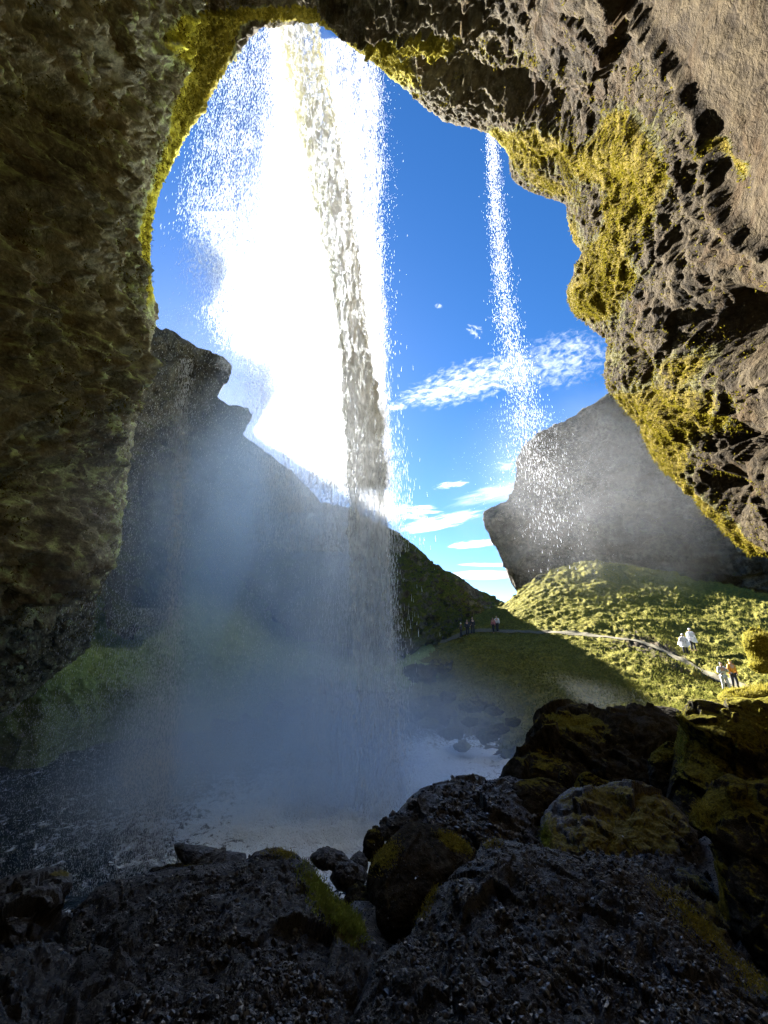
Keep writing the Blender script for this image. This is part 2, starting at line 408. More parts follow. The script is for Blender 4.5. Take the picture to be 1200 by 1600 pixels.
cen = np.stack([np.cos(ang), np.zeros(NT), np.sin(ang)], -1)[None]
flip = np.sign((Nn[NI // 2:NI // 2 + 1] * cen).sum(-1, keepdims=True))
Nn = Nn * -flip                        # on the inner wall: towards the inside
px, py = project(G)
dr = np.zeros(G.shape[:2]); ri = np.arange(G.shape[0])[:, None]
dist_rim = np.abs(G[:, :, 1] - Yr[None]); dist_rim[NI:] = np.linspace(.05, 3, G.shape[0] - NI)[:, None]
keep = smooth(0, 2.2, dist_rim)        # large relief fades towards the rim so that the opening keeps its outline
inner = (ri < NI)
big = fbm(G * .22, 3, 11) * 2.0 + fbm(G * .55 + 3, 4, 21, ridged=True) * .9
strat = fbm(np.stack([G[..., 0] * .5 + G[..., 2] * .25, G[..., 1] * .9, G[..., 2] * 1.6 + G[..., 0] * .9], -1), 4, 31, ridged=True)
mid = fbm(G * 1.4, 4, 41, ridged=True) * .30
f1, f2, rv = cells(G * np.array([1.5, 1.2, 1.9]) + fbm(G * 1.1, 2, 5)[..., None] * .8, 7)
chunk = (f2 - f1).clip(0, .5) * .38 + (rv - .5) * .22
b1, b2, bv = cells(G * np.array([3.4, 3.0, 4.6]) + fbm(G * 2.2, 2, 15)[..., None] * .7, 17)
chunk = chunk + (bv - .5) * .16 * smooth(0, .10, b2 - b1) - .10 * smooth(.10, 0, b2 - b1)
fine = fbm(G * 5.5, 4, 51, .6) * .13 + fbm(G * 4.0 + 9, 3, 57, ridged=True) * .07
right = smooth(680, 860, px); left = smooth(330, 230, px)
disp = keep * (big * (.50 - .42 * right) + strat * (.45 - .36 * right) + mid * (1 - .62 * right) + chunk * (.45 - .27 * right) + (.26 * facets(G * np.array([1.1, 1.0, 1.5]) + .4 * fbm(G * .9, 2, 33)[..., None], 43) + .10 * facets(G * np.array([3.1, 2.8, 3.9]), 47)) * (1 - .35 * right)) + fine * (1 - .5 * right) * (.5 + .5 * smooth(0, .6, dist_rim)) + .16 * (1 - keep) * fbm(G * 2.6, 3, 77, ridged=True)
# sculpted relief: ledges (polyline edges, one side stands forward) and hollows
def ledge(line, amt, w=9, reach=150, sgn=1):
    d = side_of(px, py, line) * sgn + 12 * fbm(G * 1.6, 3, 91)
    return amt * smooth(-w, w, d) * smooth(reach, reach * .25, d)
vis = (inner & (G[..., 1] > .8)).astype(float)
L1 = [(940, -60), (985, 10), (1040, 100), (1100, 200), (1122, 300), (1135, 350), (1165, 385), (1230, 405)]
L2 = [(560, 10), (660, 60), (740, 66), (830, 92), (885, 122), (950, 108), (972, 40)]
L3 = [(268, -20), (276, 90), (286, 160), (262, 240), (226, 330), (214, 420), (215, 520)]
L4 = [(985, 430), (1008, 520), (1050, 600), (1110, 640), (1210, 655)]
L5 = [(870, 120), (905, 190), (930, 230), (945, 290), (1000, 345), (1050, 330)]
L6 = [(-40, 905), (20, 925), (90, 945), (150, 938)]
sc = np.zeros_like(px)
sc += ledge(L1, .6, 10, 500) + ledge(L2, .6, 9, 300) + ledge(L4, .5, 9, 170) + ledge(L3, .55, 8, 400, -1)
for (x, y, rx, ry, dg, a) in [(1118, 775, 26, 40, -35, -1.1), (1062, 696, 20, 12, 0, -.45), (1150, 500, 75, 42, 15, -1.3), (1180, 700, 50, 18, 10, -.8), (1010, 560, 36, 26, 30, -.6), (740, 120, 95, 36, 22, -.7), (840, 150, 60, 28, 35, -.7), 
                              (990, 285, 10, 10, 0, -.3), (1150, 760, 16, 30, -20, -.5), (860, 250, 26, 14, 0, -.35), (1000, 240, 40, 40, 0, .35), (925, 230, 40, 30, 30, .4), (930, 470, 34, 26, 0, .35), (1060, 650, 60, 30, 30, .4),
                              (60, 300, 80, 120, 20, .7), (150, 160, 60, 60, 0, -.6), (120, 560, 80, 90, 0, .5), (60, 740, 70, 60, 0, -.4), (110, 880, 90, 40, 0, .6), (1080, 290, 20, 90, -20, -.15)]:
    sc += a * blob(px, py, x, y, rx, ry, dg)
curly = blob(px, py, 1085, 300, 45, 120, -15) + blob(px, py, 1020, 440, 60, 40, 0) + blob(px, py, 985, 610, 34, 50, 0) + .6 * blob(px, py, 400, 55, 30, 14)
sc = sc * keep * vis
disp += curly.clip(0, 1) * vis * keep * fbm(G * 3.2, 3, 61, ridged=True) * .22 + sc
# smooth slab upper right carries slanted striations instead of chunks
slab = smooth(0, 40, side_of(px, py, L1)) * vis * smooth(420, 380, py)
disp = disp * (1 - .72 * slab) + slab * .06 * fbm(np.stack([G[..., 0] * 4 + G[..., 1] * 2.5, G[..., 1] * 1.2, G[..., 2] * .8], -1), 4, 71, ridged=True)
disp *= (1 - right) + right * (G[..., 1] / 9.5).clip(.36, 1)
disp[:10] *= .4
G2 = G + Nn * np.where(inner, disp, disp * .7)[..., None]
# moss map on the surface
ms = np.zeros_like(px)
for (x, y, rx, ry, dg, a) in [(315, 120, 42, 80, 15, 1.3), (310, 45, 70, 40, 0, 1.1), (268, 290, 24, 90, 10, .9), (230, 400, 22, 80, 0, .45), (610, 105, 90, 30, 35, 1.0), (560, 35, 120, 40, 10, .9), (660, 25, 60, 20, 0, .6), (430, 20, 90, 14, 0, .9), (720, 100, 60, 16, 30, .5), (780, 215, 40, 20, 30, .7), (640, 40, 80, 22, 10, .7), (890, 360, 24, 40, 0, .6), (1060, 180, 30, 40, 0, .35), (940, 400, 60, 40, 0, .4), (1080, 560, 60, 40, 20, .35),
                              (900, 245, 95, 30, 22, .95), (1000, 265, 50, 75, -10, 1.0), (965, 200, 35, 40, 0, .6), (820, 235, 30, 30, 0, .6), (975, 370, 34, 70, 20, .9), (925, 470, 60, 40, 0, .9), (860, 290, 60, 20, 20, .7), (1000, 500, 22, 60, 0, .35),
                              (1165, 255, 22, 60, -30, .9), (1130, 215, 20, 18, 0, .6), (1190, 490, 24, 12, 0, 1), (1055, 660, 60, 60, 0, .8), (1110, 650, 30, 20, 20, .8), (1035, 730, 45, 40, 30, .7), (1100, 800, 90, 16, 42, 1.0), (1160, 850, 50, 14, 30, 1),
                              (1010, 650, 50, 80, 20, .4), (970, 630, 24, 20, 0, .6), (1200, 800, 40, 50, 0, .3), (800, 60, 120, 24, 15, .5), (1010, 420, 60, 30, 0, .5), (950, 560, 30, 40, 0, .5), (1120, 560, 50, 30, 0, .35), (720, 150, 40, 20, 20, .4), (1150, 620, 60, 30, 0, .5)]:
    ms += a * blob(px, py, x, y, rx, ry, dg)
moss = np.clip(ms, 0, 1.1) - .12 + .55 * left + .20 * right - .25 * slab
tagged = mesh_from('cave_cliff', G2.reshape(-1, 3), grid_faces(*G.shape[:2]), M['cave'], attrs={'moss': moss.ravel(), 'painted_light': (3.2 * left - .50 * right - .04 * slab).ravel()})  # per-vertex lift of the shaded left wall, dimming of the sunlit right
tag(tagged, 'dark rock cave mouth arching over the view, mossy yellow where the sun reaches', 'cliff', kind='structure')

# ---------------------------------------------------------------- lofts: rows of (px, py, Y)
def loft(name, rows, n, per, mat, disp=None, back=None, mossf=None, extra=None, bulge=0):
    """rows: control polylines of (px,py,Y) in the picture, turned to world points; interpolated, displaced along the normal"""
    W = []
    for r in rows:
        r = spline(np.asarray(r, float), n)
        W.append(P(r[:, 0], r[:, 1], r[:, 2]))
    W = np.array(W)
    out = []
    for k in range(len(W) - 1):
        t = np.linspace(0, 1, per[k], endpoint=False)[:, None, None]
        a = W[max(k - 1, 0)]; b = W[k]; c = W[k + 1]; d = W[min(k + 2, len(W) - 1)]
        out.append(_cr(a[None], b[None], c[None], d[None], t, .3))
    out.append(W[-1:]); g = np.concatenate(out)
    nb = 0
    if back is not None:
        bk = np.array([g[0] + np.array(v) for v in back[::-1]]); g = np.concatenate([bk, g]); nb = len(bk)
    nrm = grid_normals(g)
    s = np.sign(-(nrm * g).sum(-1).mean()); nrm *= s
    if disp is not None: g = g + nrm * disp(g, nrm)[..., None] 
    nr2 = grid_normals(g) * s
    qx, qy = project(g)
    at = {'moss': (mossf(g, nr2, qx, qy) if mossf else np.zeros(g.shape[:2])).ravel()}
    return mesh_from(name, g.reshape(-1, 3), grid_faces(*g.shape[:2]), mat, attrs=at), g

# outer cliff on the left of the valley, standing behind the falls
RL = [(60, 300, 30), (160, 430, 31), (240, 506, 32), (262, 516, 32.5), (300, 538, 33), (345, 556, 34), (362, 568, 34), (362, 580, 34), (355, 594, 34), (343, 604, 34), (337, 618, 34), (352, 630, 35), (374, 634, 35), (390, 645, 35), (392, 656, 35),
      (380, 678, 37), (400, 694, 42), (436, 722, 53), (470, 750, 60), (490, 772, 63), (505, 786, 65), (545, 795, 67), (580, 812, 69), (600, 824, 70), (622, 838, 71), (650, 862, 72), (684, 884, 73), (700, 903, 74), (722, 918, 75), (745, 940, 76), (770, 975, 78)]
base = [(40, 800, 17), (100, 900, 18), (150, 960, 19), (200, 985, 19.5), (240, 960, 20), (280, 905, 21), (310, 895, 22), (350, 905, 23), (390, 930, 24), (430, 960, 25), (460, 980, 26), (500, 1000, 28), (540, 1015, 30), (590, 1020, 33), (640, 1015, 38), (700, 1005, 48), (740, 995, 54)]
n_ = 420
rl = spline(RL, n_); bs = spline(base, n_)
mid1 = rl * .72 + bs * .28; mid2 = rl * .35 + bs * .65
nose = smooth(535, 560, rl[:, 1]) * smooth(735, 690, rl[:, 1])
mid0 = rl * .94 + bs * .06; mid0[:, 0] -= 52 * nose; mid0[:, 1] += 4 * nose; mid0[:, 2] -= .8
mid1[:, 0] -= 40 * nose
mid1[:, 2] -= 1.5; mid2[:, 2] -= .3
def d_cliff(g, nrm):
    k = np.ones(g.shape[:2]); 
    return 1.2 * fbm(g * .18, 4, 101, ridged=True) * k + .4 * fbm(g * .8, 4, 105, ridged=True) + .9 * facets(g * .33, 111) + .35 * facets(g * 1.0, 112) + .22 * fbm(g * np.array([.6, .6, 3.0]), 3, 108)
def keep_top(fn, nb, m):
    def f(g, nrm):
        d = fn(g, nrm); i = np.abs(np.arange(g.shape[0]) - nb)[:, None] / float(m)
        return d * (.22 + .78 * smooth(0, 1, i)) + .10 * (np.abs(g[..., 1]) / 30) * (fbm(g * 1.6 * 30 / np.abs(g[..., 1:2]).clip(20), 3, 150, ridged=True) + facets(g * 36 / np.abs(g[..., 1:2]).clip(20).mean(), 151))
    return f
lc, lcg = loft('outer_cliff', [rl, mid0, mid1, mid2, bs], n_, [30, 50, 60, 50], M['outer'], keep_top(d_cliff, 5, 26),
          back=[(-.5, .6, -.1), (-1.6, 2, -.2), (-4, 5, -.6), (-10, 14, -5), (-22, 30, -24)], mossf=lambda g, nn, x, y: .12 + .35 * smooth(.2, .7, nn[..., 2]) + .25 * smooth(560, 900, y))
tag(lc, 'shaded valley cliff with two stubby overhanging noses behind the main waterfall', 'cliff', kind='structure')

# the second overhanging cliff, right of the valley
RR = [(1330, 400, 74.0), (1150, 505, 78.3), (1020, 570, 82.6), (952, 616, 84.8), (905, 645, 87.0), (868, 666, 87.0), (838, 678, 89.2), (818, 696, 89.2), (808, 716, 89.2), (806, 742, 89.2), (800, 766, 89.2), (790, 784, 89.2), (768, 793, 89.2), (757, 803, 89.2), (760, 824, 89.2), (770, 846, 91.3),
      (780, 868, 91.3), (792, 896, 93.5), (806, 915, 95.7), (818, 935, 95.7)]
n_ = 360
rr1 = spline(RR, n_); far = spline([(1420, 380, 56.5), (1420, 560, 54.4), (1420, 760, 54.4), (1420, 900, 56.5), (1420, 1000, 60.9)], n_)
m1 = rr1 * .8 + far * .2; m2 = rr1 * .45 + far * .55
m1[:, 2] += .5; m2[:, 2] += 6
rc, _ = loft('outer_cliff', [rr1, m1, m2, far], n_, [70, 90, 50], M['outer'], keep_top(lambda g, n: 2.4 * fbm(g * .07, 4, 201, ridged=True) + .9 * fbm(g * .3, 4, 205, ridged=True) + 1.0 * fbm(g * np.array([.12, .12, .8]), 3, 208, ridged=True) + 1.8 * facets(g * np.array([.16, .16, .24]), 211) + .7 * facets(g * .5, 212), 5, 22),
          back=[(.4, .8, -.1), (1.2, 2.5, -.3), (3, 6, -1), (8, 14, -5), (20, 26, -20)], mossf=lambda g, nn, x, y: .08 + .3 * smooth(.2, .7, nn[..., 2]))
tag(rc, 'grey shaded cliff with a blunt overhanging nose above the sunlit grassy hill', 'cliff', kind='structure')

# far valley side with grass and crags
n_ = 300
fr = spline([(420, 760, 119), (520, 790, 132), (600, 822, 142), (625, 836, 146), (650, 856, 149), (680, 884, 156), (700, 893, 159), (722, 903, 164), (745, 920, 173), (765, 932, 183), (790, 944, 195), (850, 965, 212), (960, 1000, 221)], n_)
fb = spline([(420, 1010, 68), (520, 1012, 71), (620, 1010, 78), (660, 1004, 85), (700, 996, 95), (740, 990, 108), (800, 985, 127), (960, 1000, 153)], n_)
fm = fr * .5 + fb * .5
fh, _ = loft('far_hill', [fr, fm, fb], n_, [60, 60], M['outer'], keep_top(lambda g, n: 5.0 * fbm(g * .045, 5, 301, ridged=True) + 1.2 * fbm(g * .3, 3, 305, ridged=True), 4, 20),
          back=[(1, 3, -.3), (3, 9, -1.5), (8, 25, -7), (14, 60, -25)], mossf=lambda g, nn, x, y: .30 + .5 * smooth(.25, .6, nn[..., 2]) - .35 * blob(x, y, 730, 930, 45, 25, 30))
tag(fh, 'far green valley side with dark crags running down to the gap', 'hill', kind='structure')

# hillside right of the river, with the path bench cut into it
n_ = 620
crest = [(480, 1006, 64), (560, 1000, 62), (640, 1000, 61), (700, 990, 60), (722, 975, 60), (750, 957, 60), (790, 940, 62), (812, 922, 62), (835, 905, 62), (865, 890, 62), (900, 879, 62), (930, 876, 60), (985, 884, 58), (1040, 893, 56), (1085, 905, 54), (1130, 912, 52), (1200, 928, 48), (1320, 950, 40), (1500, 980, 30)]
up1 = [(480, 1008, 58), (560, 1003, 56), (640, 1003, 55), (700, 993, 53), (735, 978, 53), (775, 966, 53), (830, 950, 51), (900, 935, 50), (960, 935, 49), (1010, 945, 46), (1060, 960, 43), (1110, 975, 40), (1200, 1000, 34), (1320, 1030, 28), (1500, 1070, 21)]
pin = [(480, 1012, 52), (560, 1008, 50), (640, 1006, 49), (700, 996, 48), (735, 983, 47.5), (780, 981, 46), (850, 983, 43), (920, 987, 40.5), (975, 993, 38), (1020, 1003, 36), (1070, 1026, 33), (1120, 1050, 30), (1180, 1068, 27), (1300, 1100, 22), (1500, 1170, 16)]
pout = [(480, 1016, 50), (560, 1012, 48), (640, 1011, 47), (700, 1003, 46), (735, 990, 45.5), (780, 989, 44), (850, 991, 41), (920, 995, 38.5), (975, 1001, 36), (1020, 1013, 34), (1070, 1040, 31), (1120, 1066, 28), (1180, 1086, 25), (1300, 1125, 20), (1500, 1210, 14)]
lo1 = [(480, 1052, 41), (560, 1050, 38), (640, 1050, 36), (700, 1048, 35), (760, 1046, 33), (850, 1050, 30), (920, 1056, 28.5), (975, 1064, 27), (1020, 1072, 26), (1070, 1085, 24.5), (1120, 1100, 22.5), (1180, 1122, 20), (1300, 1170, 16), (1500, 1270, 11)]
lo2 = [(480, 1095, 31), (560, 1110, 26), (640, 1115, 24.5), (700, 1120, 23.5), (760, 1122, 22.5), (850, 1122, 20), (920, 1120, 18.5), (975, 1122, 17.5), (1020, 1128, 16.5), (1070, 1138, 15.5), (1120, 1152, 14.5), (1180, 1170, 13.5), (1300, 1220, 11.5), (1500, 1340, 8)]
we = [(480, 1112, 26), (560, 1140, 21.6), (640, 1152, 20.6), (690, 1168, 19), (740, 1186, 17.4), (790, 1176, 16.5), (850, 1180, 14.5), (920, 1200, 12.5), (975, 1220, 11.2), (1020, 1240, 10.2), (1070, 1250, 9.6), (1120, 1260, 9.2), (1180, 1280, 8.8), (1300, 1330, 7.5), (1500, 1420, 6)]
def below(r, dz=1.4):
    r = spline(r, n_); p = P(r[:, 0], r[:, 1], r[:, 2]); p[:, 2] -= dz; p[:, 1] -= .8
    x, y = project(p); return np.stack([x, y, p[:, 1]], -1)
RW = [spline(r, n_) for r in (crest, up1, pin, pout, lo1, lo2, we)] + [below(we)]
def d_hill(g, nrm):
    i = np.arange(g.shape[0])[:, None]
    f = np.abs(i - (7 + 75 + 70 + 5)) / 10.0
    flat = .08 + .92 * smooth(0, 1, f)
    c1, c2, cv = cells(g * np.array([.55, .55, .9]) + fbm(g * .4, 2, 3)[..., None], 19)
    lump = (c2 - c1).clip(0, .5) * .7
    return flat * (.7 * fbm(g * .16, 3, 401) + .24 * fbm(g * .7, 4, 405, ridged=True) + lump * .28 * (.4 + .6 * smooth(45, 25, g[..., 1])) +  .08 * fbm(g * 2.4, 4, 409, ridged=True)) - .1
hs, hg = loft('hillside', RW, n_, [75, 70, 10, 75, 90, 60, 20], M['hill'], keep_top(d_hill, 4, 14),
          back=[(.3, 1.0, -.2), (1, 3, -.8), (3, 8, -3), (6, 18, -10)],
          mossf=lambda g, nn, x, y: .62 + .25 * smooth(.3, .8, nn[..., 2]) - .55 * smooth(1100, 1140, y) * smooth(860, 760, x) - .35 * blob(x, y, 960, 1010, 60, 18, 10) - .5 * blob(x, y, 1020, 1010, 70, 16, 25) + .2 * blob(x, y, 880, 930, 100, 60) - .25*blob(x,y,1100,1010,80,60))
tag(hs, 'grassy hillside with sunlit hump above the walking path', 'hillside', kind='structure')
# gravel path lying on the bench
a_, b_ = spline(pin, 300), spline(pout, 300)
from mathutils.bvhtree import BVHTree
def bvh_of(g_or_ob):
    me = g_or_ob.data
    n = len(me.vertices); v = np.empty(n * 3, np.float32); me.vertices.foreach_get('co', v)
    l = np.empty(len(me.loops), np.int32); me.loops.foreach_get('vertex_index', l)
    k = len(me.loops) // len(me.polygons)
    return BVHTree.FromPolygons(v.reshape(-1, 3).tolist(), l.reshape(-1, k).tolist())
BH = bvh_of(hs)
def drop(x, y, top=60, bvh=None):
    h = (bvh or BH).ray_cast(Vector((x, y, top)), Vector((0, 0, -1)))
    return h[0].z if h[0] is not None else None
pv = []
for t_ in np.linspace(.3, .75, 7):
    q = P(a_[:, 0], a_[:, 1], a_[:, 2]) * (1 - t_) + P(b_[:, 0], b_[:, 1], b_[:, 2]) * t_
    for p in q:
        z = drop(p[0], p[1]); pv.append((p[0], p[1], (z if z is not None else p[2]) + .05))
pv = np.array(pv).reshape(7, 300, 3)
zz = pv[..., 2].copy()
for _ in range(3): zz[:, 1:-1] = np.maximum(zz[:, 1:-1], (zz[:, :-2] + zz[:, 2:]) / 2)
pv[..., 2] = zz
pth = mesh_from('path', pv.reshape(-1, 3), grid_faces(7, 300), M['path'])
tag(pth, 'narrow trodden gravel path crossing the hillside', 'path', kind='structure')

# green bank on the left shore
n_ = 360
bt = [(-260, 830, 17), (-100, 900, 18), (0, 940, 18.5), (90, 985, 19.5), (150, 985, 21), (210, 975, 22), (260, 925, 23), (300, 892, 24), (330, 896, 25), (380, 925, 26), (430, 962, 28), (500, 1000, 31), (600, 1030, 36), (700, 1040, 40)]
bm_ = [(-260, 1080, 13.5), (-100, 1060, 14.5), (0, 1050, 15.5), (90, 1060, 16.8), (150, 1065, 18), (210, 1060, 19), (260, 1040, 20), (300, 1030, 21), (330, 1030, 22), (380, 1030, 23.5), (430, 1040, 25), (500, 1060, 27), (600, 1080, 29), (700, 1080, 31)]
bw = [(-260, 1260, 12.2), (-100, 1225, 13.6), (0, 1200, 15.4), (60, 1196, 15.6), (110, 1172, 17.6), (150, 1160, 18.8), (210, 1152, 19.7), (260, 1148, 20.2), (300, 1142, 20.9), (340, 1136, 21.6), (400, 1112, 24.6), (450, 1090, 28), (540, 1080, 30), (640, 1078, 31)]
bk, _ = loft('grass_bank', [spline(bt, n_), spline(bm_, n_), spline(bw, n_), below(bw, 1.2)[::1][np.linspace(0, 619, n_).astype(int)] if False else np.stack([spline(bw, n_)[:, 0], spline(bw, n_)[:, 1] + 40, spline(bw, n_)[:, 2] - .6], -1)], n_, [60, 80, 12], M['bank'],
          lambda g, n: .7 * fbm(g * .3, 3, 501) + .4 * fbm(g * .9, 4, 505, ridged=True) + .12 * fbm(g * 3, 3, 509), back=[(0, 1, 0), (-1, 4, 2)],
          mossf=lambda g, nn, x, y: .75 + .2 * smooth(.2, .7, nn[..., 2]))
tag(bk, 'steep green mossy bank on the far side of the pool', 'bank', kind='structure')

# pool and river
xs = np.linspace(-34, 30, 420); ys = np.linspace(1.5, 40, 330)
X, Y = np.meshgrid(xs, ys); Z = np.full_like(X, -4.3)
g = np.stack([X, Y, Z], -1)
foam = np.exp(-(((X + .8) / 4.2) ** 2 + ((Y - 12.2) / 3.2) ** 2)) * 1.1 + .62 * np.exp(-(((X - 3.2) / 4.2) ** 2 + ((Y - 17.2) / 3.2) ** 2)) + .25
g[..., 2] += .10 * fbm(g * .9, 4, 601, ridged=True) * (1 + 2 * np.clip(foam, 0, 1)) + .05 * fbm(g * 3, 3, 603)
wt = mesh_from('water', g.reshape(-1, 3), grid_faces(330, 420), M['water'], attrs={'foam': foam.ravel()})
tag(wt, 'plunge pool with white foam round the foot of the falls', 'water', kind='structure')

# ground: one sheet under everything, rising from the river bed to the rubble slope under the camera
xs = np.concatenate([np.linspace(-170, -16, 24, endpoint=False), np.linspace(-16, 18, 230), np.linspace(20, 170, 24)]); ys = np.concatenate([np.linspace(-60, -10, 8, endpoint=False), np.linspace(-10, 14, 200), np.linspace(15, 220, 44)])
X, Y = np.meshgrid(xs, ys)
edge = 6.6 + .15 * X.clip(-20, 20) + .5 * np.sin(X * .7) + 2.5 * smooth(3, 9, X)
Zn = -2.35 - .05 * X.clip(-8, 12) * 0 - 2.6 * smooth(-2.4, 1.6, Y - edge) + .55 * smooth(2.2, 9, X) - .45 * smooth(-1.5, -8, X)
Zn = Zn + .5 * smooth(3, -4, Y)
Zf = -5.4 + 4.6 * smooth(40, 120, Y) + 3 * smooth(30, 120, np.abs(X))
Z = np.where(Y < 14, Zn, Zf); Z = Zn * (1 - smooth(11, 15, Y)) + Zf * smooth(11, 15, Y)
g = np.stack([X, Y, Z], -1)
near = ((np.abs(X) < 20) & (np.abs(Y) < 16)).astype(float)
c1, c2, cv = cells(g * np.array([2.2, 2.2, 2.2]), 5)
g[..., 2] += near * (.22 * fbm(g * .8, 4, 701, ridged=True) + .22 * (c2 - c1).clip(0, .4) + .06 * fbm(g * 6, 3, 705))
gd = mesh_from('ground', g.reshape(-1, 3), grid_faces(len(ys), len(xs)), M['gravelly'], attrs={'moss': (np.zeros(X.shape) + .05 + .6 * smooth(20, 40, np.abs(X) + Y)).ravel()})
tag(gd, 'dark wet rubble ground sloping down to the pool', 'ground', kind='structure')
BG = bvh_of(gd)
# ---------------------------------------------------------------- falling water
rng = np.random.default_rng(4)
def drops_mesh(name, pos, width, length, mat, parent=None, vel=None):
    """many small elongated drops, each a closed four-sided sliver"""
    n = len(pos)
    q = rng.normal(size=(n, 3)); q /= np.linalg.norm(q, axis=1, keepdims=True)
    ax = np.tile([0, 0, 1.0], (n, 1)) if vel is None else vel
    ax = ax + .12 * q; ax /= np.linalg.norm(ax, axis=1, keepdims=True)
    u = np.cross(ax, q); u /= np.linalg.norm(u, axis=1, keepdims=True) + 1e-9; v = np.cross(ax, u)
    w_ = np.asarray(width)[:, None]; l = np.asarray(length)[:, None]
    a = pos + ax * l * .5
    ring = [pos - ax * l * .4 + w_ * .5 * (u * math.cos(t) + v * math.sin(t)) for t in (0, 2.094, 4.189)]
    V = np.stack([a] + ring, 1).reshape(-1, 3)
    b = np.arange(n)[:, None] * 4
    F = np.concatenate([b + [0, 1, 2], b + [0, 2, 3], b + [0, 3, 1], b + [1, 3, 2]])
    return mesh_from(name, V, F, mat, parent, shade=True)
def stream_pts(n, ctrl, Y, hw, ythick, tpow=1.0, clump=0.0, cs=(5, .6), seed=0, prof='gauss'):
    """sample points down a stream: ctrl = rows of (px, py, half width px); returns world points"""
    c = spline(np.array(ctrl, float), 400)
    pts = np.zeros((0, 3)); L = np.zeros((0, 3))
    while len(pts) < n:
        m = int(n * 1.6) + 100
        t = rng.random(m) ** tpow
        k = t * 399; i = np.clip(k.astype(int), 0, 398); f = (k - i)[:, None]
        r = c[i] * (1 - f) + c[i + 1] * f
        s = rng.normal(size=m) * .45 if prof == 'gauss' else rng.uniform(-1, 1, m) + .22 * rng.normal(size=m)
        Yv = Y + rng.normal(size=m) * ythick
        p = P(r[:, 0] + s * r[:, 2] * hw, r[:, 1], Yv)
        if clump > 0:
            e = fbm(np.stack([p[:, 0] * cs[0], p[:, 1] * cs[0] * .5, p[:, 2] * cs[1]], -1), 3, seed)
            e2 = fbm(p * np.array([1.5, 1.0, 1.2]), 3, seed + 5)
            p = p[rng.random(m) < smooth(-.35, .35, e + .6 * e2) * clump + (1 - clump)]
        pts = np.concatenate([pts, p])
    return pts[:n]
YF = 12.0
wf = empty('waterfall', (-.5, YF, -4.3))
tag(wf, 'main waterfall, tall white water blazing in the sun and falling into the pool', 'waterfall')
def sub(o, parent):                      # keep world coordinates when parenting to an empty away from the origin
    o.matrix_parent_inverse = parent.matrix_world.inverted() if parent.matrix_world.translation.length else parent.matrix_basis.inverted()
    return o
def drops(name, parts, mat, parent, label=None):
    pos = np.concatenate([p for p, _, _ in parts]); wd = np.concatenate([rng.uniform(.45, 1.5, len(p)) * a for p, a, _ in parts]); ln = np.concatenate([rng.uniform(.4, 1.8, len(p)) * b for p, _, b in parts])
    o = drops_mesh(name, pos, wd, ln, mat, parent); sub(o, parent); return o
# grey heavy stream: ragged rope of water
cl = spline(np.array([(460, 0, 30), (468, 60, 30), (482, 140, 30), (506, 240, 29), (522, 330, 27), (538, 420, 22), (548, 500, 20), (558, 580, 24), (566, 650, 27), (571, 700, 26), (573, 780, 27), (577, 880, 27), (583, 1000, 28), (590, 1150, 30), (596, 1310, 36)], float), 700)
cen_s = P(cl[:, 0], cl[:, 1], YF - .9); ed = P(cl[:, 0] + cl[:, 2], cl[:, 1], YF - .9)
rad = np.linalg.norm(ed - cen_s, axis=1)
th = np.linspace(0, 2 * np.pi, 72, endpoint=False)
g = cen_s[:, None] + rad[:, None, None] * np.stack([np.cos(th), np.sin(th) * .8, 0 * th], -1)[None]
gn = np.stack([np.cos(th), np.sin(th), 0 * th], -1)[None]
d = fbm(g * np.array([3.2, 3.2, .55]), 4, 801, .6, ridged=True) * .34 + fbm(g * np.array([9, 9, 1.2]), 3, 811, .6) * .2
g = g + gn * (d * (.5 + .5 * rad[:, None] / rad.max()))[..., None]
core = mesh_from('stream', g.reshape(-1, 3), grid_faces(700, 72, True), M['core'], wf); sub(core, wf)
tag(core, 'grey twisting heavy stream of water')
S = []
S.append((stream_pts(2500, cl, YF - .2, 1.5, .35, clump=.8, cs=(6, .8), seed=1), .014, .20))
veil_l = [(425, 20, 48), (408, 120, 72), (398, 220, 84), (392, 320, 92), (400, 400, 95), (430, 480, 100), (470, 560, 90), (500, 640, 90), (520, 740, 90), (535, 860, 95)]
S.append((stream_pts(50000, veil_l, YF + .4, 1.0, .5, clump=.96, cs=(3.2, .30), seed=2, prof='u'), .009, .15))
S.append((stream_pts(26000, [(345, 330, 45), (350, 420, 55), (375, 500, 60), (420, 580, 70), (460, 680, 80), (480, 800, 90)], YF + .2, 1.0, .7, clump=.7, cs=(2, .6), seed=9), .010, .06))
bright = [(438, 30, 20), (450, 130, 30), (465, 250, 52), (470, 360, 80), (480, 460, 95), (500, 560, 85), (525, 660, 70), (545, 760, 60)]
S.append((stream_pts(50000, bright, YF + .9, 1.0, .5, clump=.5, cs=(3, .5), seed=3), .011, .18))
veil_r = [(545, 60, 38), (553, 160, 36), (557, 260, 32), (563, 360, 27), (572, 460, 23), (579, 560, 20), (584, 660, 19), (588, 760, 22)]
S.append((stream_pts(40000, veil_r, YF + .1, 1.0, .4, clump=.95, cs=(4.5, .35), seed=4, prof='u'), .010, .20))
S.append((stream_pts(3500, [(580, 90, 30), (588, 250, 32), (586, 400, 30), (594, 560, 26)], YF, 1.0, .6, seed=5), .012, .07))
drops('falling_drops', S, M['drops'], wf)
S = [(stream_pts(7000, [(566, 700, 45), (562, 820, 62), (558, 950, 75), (552, 1080, 90), (540, 1200, 110), (520, 1310, 150)], YF, 1.0, .6, clump=.75, cs=(2.5, .3), seed=6), .014, .16)]
